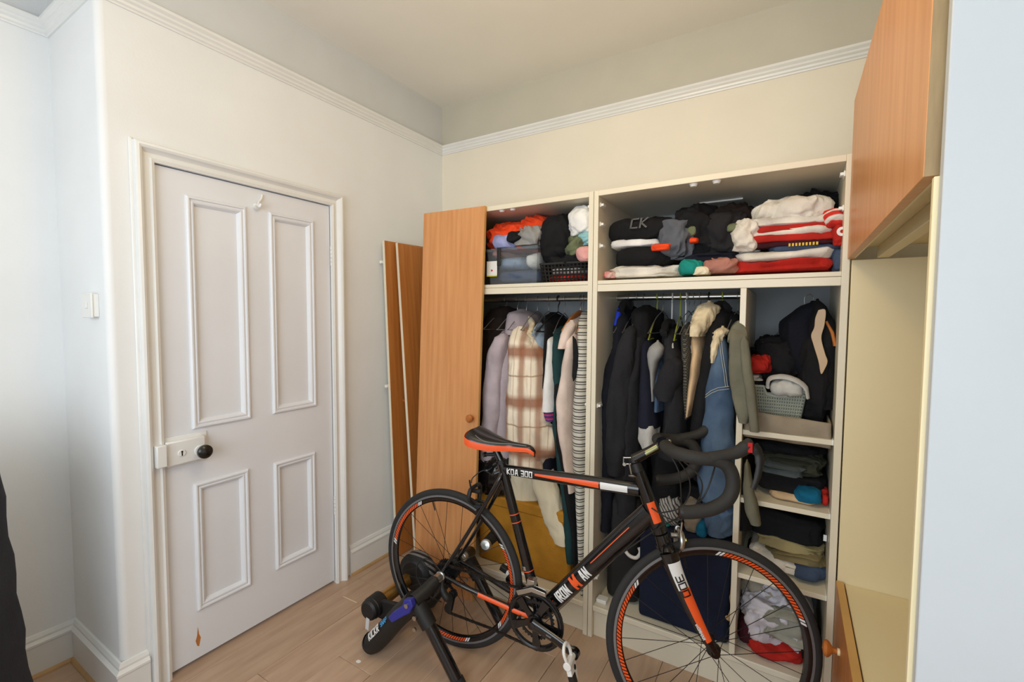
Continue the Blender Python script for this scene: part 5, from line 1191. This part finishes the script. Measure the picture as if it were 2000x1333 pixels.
T(FS, 'third red football shirt from the top of the right-hand stack', 'shirt', C['red'], 1465, 1648, 436, 452, seed=94, layers=1, y=-.475)
T('white_shirt', 'white shirt folded beneath the bulky pale fleece', 'shirt', C['offwhite'], 1452, 1632, 420, 440, seed=95, layers=2)
T('collar_shirt', 'white shirt with loose collar at the left of the right-hand stack', 'shirt', C['offwhite'], 1432, 1478, 430, 490, seed=96, kind='heap', amp=.014, y=-.485, dep=.2)
T('pale_fleece', 'bulky pale fleece on top of the right-hand stack', 'fleece', C['offwhite'], 1468, 1628, 382, 432, seed=97, kind='heap', amp=.012, y=-.46, dep=.3)
T('rolled_shirt', 'red and white rolled shirt at the right end of the stack', 'shirt', stripes('cloth_red_white', (206, 44, 34), [((0, .4, 1), .03, .4, (226, 220, 210), .05, 0, 1)]), 1612, 1652, 408, 440, seed=98, kind='heap', amp=.010, y=-.49, dep=.2)
cst = T('crest_shirt', 'red shirt with a white round crest patch at the shelf end', 'shirt', C['red'], 1628, 1652, 438, 478, seed=99, kind='heap', amp=.006, y=-.495, dep=.14)
q0 = P(1645, 452, y=-.505); mk('crest_patch', MB().tube([q0, q0+Vector((0, .004, 0))], .015, 20), C['white'], cst); mk('crest_dot', MB().tube([q0+Vector((0, -.001, 0)), q0+Vector((0, .002, 0))], .006, 14), C['red'], cst)
q0 = P(1570, 477, y=-.484); tb_ = MB()
for k in range(9): tb_.box((q0.x-.045+k*.010, q0.y-.0035, q0.z-.005), (q0.x-.039+k*.010, q0.y, q0.z+.005))
mk('letter_strip', tb_, mat('yellow_ink', (220, 180, 50), .6), rys)
T('navy_bundle', 'navy and grey bundle at the right end of the top shelf', 'clothes', C['jeans'], 1628, 1652, 482, 530, seed=100, kind='heap', amp=.01, y=-.46, dep=.2)
T('dark_coat', 'dark coat pushed behind the pale fleece', 'coat', C['black'], 1560, 1652, 372, 430, seed=101, kind='heap', amp=.02, y=-.28, dep=.2)

# ---- shelf column
S1 = .994
# hanging suit and gilet
gl_ = D('suit_jacket', 'dark navy jacket on a wire hanger above the woven basket', 'jacket', [('body', C['ink'], [(590, 1578, 1602), (602, 1558, 1604), (632, 1524, 1600), (650, 1524, 1600), (690, 1536, 1606), (740, 1560, 1610)], dict(yf=-.40, ytop=-.36, yb=-.20, ztaper=.05, seed=51, fold=.006))], 2.0)
wc = D('waistcoat', 'black waistcoat with tan satin lining, right of the navy jacket', 'waistcoat', [('body', C['black'], [(586, 1592, 1604), (600, 1588, 1616), (640, 1582, 1636), (700, 1584, 1638), (760, 1584, 1638), (800, 1570, 1634)], dict(yf=-.43, ytop=-.38, yb=-.25, ztaper=.05, seed=52, fold=.006))], 2.08)
lin_ = MB(); 
pts = [P(px, py, y=-.44) for px, py in ((1598, 606), (1612, 606), (1610, 635), (1604, 660), (1611, 690), (1616, 706), (1610, 722), (1603, 730), (1598, 705), (1588, 672), (1584, 655), (1590, 640), (1592, 622))]
sp_ = smoothp(pts+[pts[0]], 5)[:-1]; lin_.prism([(p.x, p.z) for p in sp_], -.452, -.440, lambda a, b, c: (a, c, b)); mk('satin_lining', lin_, mat('satin', (186, 156, 118), .35, var=.06), wc, bev=.003)
hg = thing('clothes_hanger', 'orange wooden hanger tip beside the tan lining', 'hanger', P(1625, 650, y=-.42)); a_ = P(1613, 628, y=-.42); b_ = P(1631, 676, y=-.42)
mk('shoulder_bar', MB().tube([a_, a_.lerp(b_, .5)+Vector((.004, 0, .004)), b_], [.010, .013, .012], 12, flat=.5), hw_, hg)
hanger('grey wire hook hanger above the navy jacket in the shelf column', 2.045, wire, z=1.475, drop=.07, yaw=150, r=.002, w=.12)
cloth('folded_trousers', 'black trousers hanging low behind the woven basket', 'trousers', C['black'], 2.02, 2.118, S1+.002, S1+.36, -.44, .3, 53, kind='heap', amp=.012)
grn = mat('sage_plastic', (160, 164, 152), .5)
bsk = slotted('woven_basket', 'sage grey woven plastic basket full of clothes on the upper shelf', grn, 1.862, 2.045, -.455, -.17, S1+.012, S1+.155, 22, 12, bar=.0062, taper=.02, arch=True)
cloth('black_clothes', 'black clothes filling the woven basket', 'clothes', C['black'], 1.885, 2.02, S1+.018, S1+.14, -.43, .24, 54, kind='heap', amp=.006)
cloth('black_jumper', 'black jumper heaped over the woven basket', 'jumper', C['black'], 1.875, 2.03, S1+.155, S1+.315, -.38, .24, 55, kind='heap', amp=.022)
cloth('jersey', 'red top at the left of the woven basket', 'top', C['red'], 1.858, 1.925, S1+.20, S1+.255, -.46, .16, 56, kind='heap', amp=.012)
cloth('white_tee', 'thin white folded tee under the red top', 'shirt', C['greywhite'], 1.856, 1.90, S1+.172, S1+.198, -.47, .16, 57, layers=2)
wg = thing('grey_waistband', 'pale grey waistband looped over the basket rim', 'underwear', (1.98, -.46, S1+.17))
arc = smoothp([(1.925, -.462, S1+.152), (1.93, -.468, S1+.185), (1.965, -.472, S1+.197), (2.005, -.472, S1+.190), (2.040, -.468, S1+.165), (2.050, -.464, S1+.125)], 6)
mk('waistband', MB().tube(arc, [.013, .014, .015, .015, .014, .011], 12, flat=.45, up=(0, 0, 1), wr=.06), C['greywhite'], wg)
mk('fabric', blob(MB(), (1.985, -.445, S1+.155), (.05, .04, .03), 5, .01, 12, e=.8), C['greywhite'], wg)
# beige fabric tray front
tr2 = thing('fabric_tray', 'taupe fabric tray with sagging front on the upper shelf', 'tray', (1.99, -.3, S1))
ft = MB(); N_ = 24
for i in range(N_+1):
    u = i/N_; x_ = 1.856+.262*u
    for k in range(7):
        w_ = k/6; ft.v.append(Vector((x_, -.500-.010*sin(pi*u)*sin(pi*w_)-.004*sin(u*13+w_*3)-.006*sin(u*5)*w_, S1-.028+.098*w_+(-.012*u if k == 6 else 0)-.006*u)))
for i in range(N_):
    for k in range(6): j = i*7+k; ft.f.append((j, j+7, j+8, j+1))
fo_ = mk('tray_front', ft, C['taupe'], tr2, ang=80); q = fo_.modifiers.new('thickness', 'SOLIDIFY'); q.thickness = .004
mk('tray_base', MB().box((1.857, -.495, S1+.001), (2.116, -.06, S1+.011)), C['taupe'], tr2); mk('tray_side', MB().box((2.112, -.495, S1+.011), (2.118, -.06, S1+.05)), C['taupe'], tr2)
# second shelf (base .740)
S2, S3, S4 = .741, .456, .144
def Q(nm, lab, cat, m_, pxl, pxr, pyt, pyb, base, y=-.44, dep=.34, kind='fold', layers=3, amp=None, seed=0):
    x0, x1, z0, z1 = box_at(pxl, pxr, pyt, pyb, y); x0 = max(x0, 1.855); x1 = min(x1, 2.120); z0 = max(z0, base)
    return cloth(nm, lab, cat, m_, x0, x1, z0, z1, y, dep, seed, kind=kind, layers=layers, amp=amp)
Q('folded_jeans', 'black folded jeans resting in the middle of the second shelf', 'jeans', C['black'], 1470, 1620, 926, 968, S2, seed=110, layers=2)
Q('folded_garment', 'beige folded top at the bottom of the second shelf', 'top', C['beige'], 1500, 1610, 968, 990, S2, y=-.47, seed=111, layers=1)
Q('teal_garment', 'teal blue top spilling over the beige one', 'top', C['tealblue'], 1555, 1605, 962, 985, S2, y=-.48, dep=.1, kind='heap', seed=112, amp=.008)
Q('red_cloth', 'small dark red cloth at the right of the second shelf', 'cloth', C['red'], 1606, 1626, 968, 990, S2, y=-.46, dep=.1, kind='heap', seed=113, amp=.006)
Q('folded_shirts', 'dark olive folded shirts in crumpled layers on the second shelf', 'shirt', fab('dark_olive', (58, 60, 50)), 1480, 1612, 895, 928, S2, seed=114, layers=4, amp=.008)
Q('grey_shirt', 'slate grey shirt fold sticking out of the second shelf stack', 'shirt', fab('slate', (74, 82, 84)), 1480, 1572, 912, 930, S2, y=-.47, dep=.2, seed=115, layers=2, amp=.008)
Q('black_pile', 'black clothes packed at the top of the second shelf', 'clothes', C['black'], 1462, 1628, 870, 898, S2, y=-.38, seed=116, kind='heap', amp=.01)
Q('khaki_trousers', 'stack of khaki folded trousers on the third shelf', 'trousers', C['khaki'], 1476, 1616, 1062, 1084, S3, seed=117, layers=2, amp=.007)
Q('khaki_trousers', 'lower khaki trousers with frilled hem on the third shelf', 'trousers', fab('khaki_dark', (128, 116, 82)), 1490, 1612, 1084, 1112, S3, y=-.45, seed=118, layers=3, amp=.009)
Q('white_shorts', 'off-white folded shorts on the third shelf', 'shorts', C['offwhite'], 1462, 1560, 1092, 1122, S3, y=-.47, dep=.3, seed=119, layers=1)
Q('folded_jeans', 'blue folded jeans at the right of the third shelf', 'jeans', C['jeans'], 1545, 1620, 1108, 1138, S3, y=-.46, dep=.3, seed=120, layers=1)
Q('navy_garment', 'navy garment at the left of the third shelf', 'clothes', C['navy'], 1452, 1500, 1104, 1124, S3, y=-.44, dep=.25, seed=121, layers=1)
bgs = Q('black_garments', 'black tops stacked above the khaki trousers', 'clothes', C['black'], 1462, 1622, 1012, 1064, S3, y=-.42, seed=122, layers=2)
p_ = P(1612, 1050, y=-.44)
mk('care_label', MB().box((p_.x-.006, -.446, p_.z-.012), (p_.x+.004, -.444, p_.z+.010)), whitep, bgs)
Q('red_hoodie', 'red folded hoodie on the bottom board of the shelf column', 'hoodie', C['red'], 1455, 1570, 1272, 1318, S4, y=-.50, dep=.3, seed=123, kind='heap', amp=.010)
Q('maroon_bag', 'maroon bag at the left of the bottom compartment', 'bag', C['maroon'], 1432, 1476, 1215, 1275, S4, y=-.46, dep=.25, seed=124, kind='heap', amp=.008)
Q('lilac_white_bedding', 'white pillowcase bulging over the red hoodie', 'bedding', fab('pillow_white', (206, 202, 208)), 1458, 1570, 1180, 1276, S4, y=-.46, dep=.3, seed=125, kind='heap', amp=.028)
Q('grey_shirt', 'grey green shirt folded over the white pillowcase', 'shirt', fab('greygreen', (150, 150, 138)), 1490, 1585, 1205, 1262, S4, y=-.48, dep=.16, seed=126, kind='fold', layers=4, amp=.014)
Q('beige_blanket', 'beige blanket heap at the back of the bottom compartment', 'blanket', fab('stone', (166, 158, 142)), 1452, 1560, 1140, 1200, S4, y=-.38, dep=.28, seed=127, kind='heap', amp=.02)
Q('black_shoe_bag', 'black bag at the right of the bottom compartment', 'bag', C['black'], 1568, 1612, 1268, 1318, S4, y=-.46, dep=.2, seed=128, kind='heap', amp=.01)

# shared groups of repeated things
for o in list(S.objects):
    if o.parent or 'label' not in o: continue
    n_ = o.name.split('.')[0]; g_ = None
    if n_ == 'loose_door': g_ = 'orange doors leaning by the wardrobe'
    elif n_ == 'wardrobe': g_ = 'white wardrobe carcasses'
    elif n_ == 'football_shirt': g_ = 'football shirts on the top shelf'
    elif n_ == 'clothes_hanger' and 'group' not in o: g_ = 'coloured and wooden hangers in the wardrobes'
    elif n_ == 'khaki_trousers': g_ = 'khaki trousers on the third shelf'
    if g_: o['group'] = g_
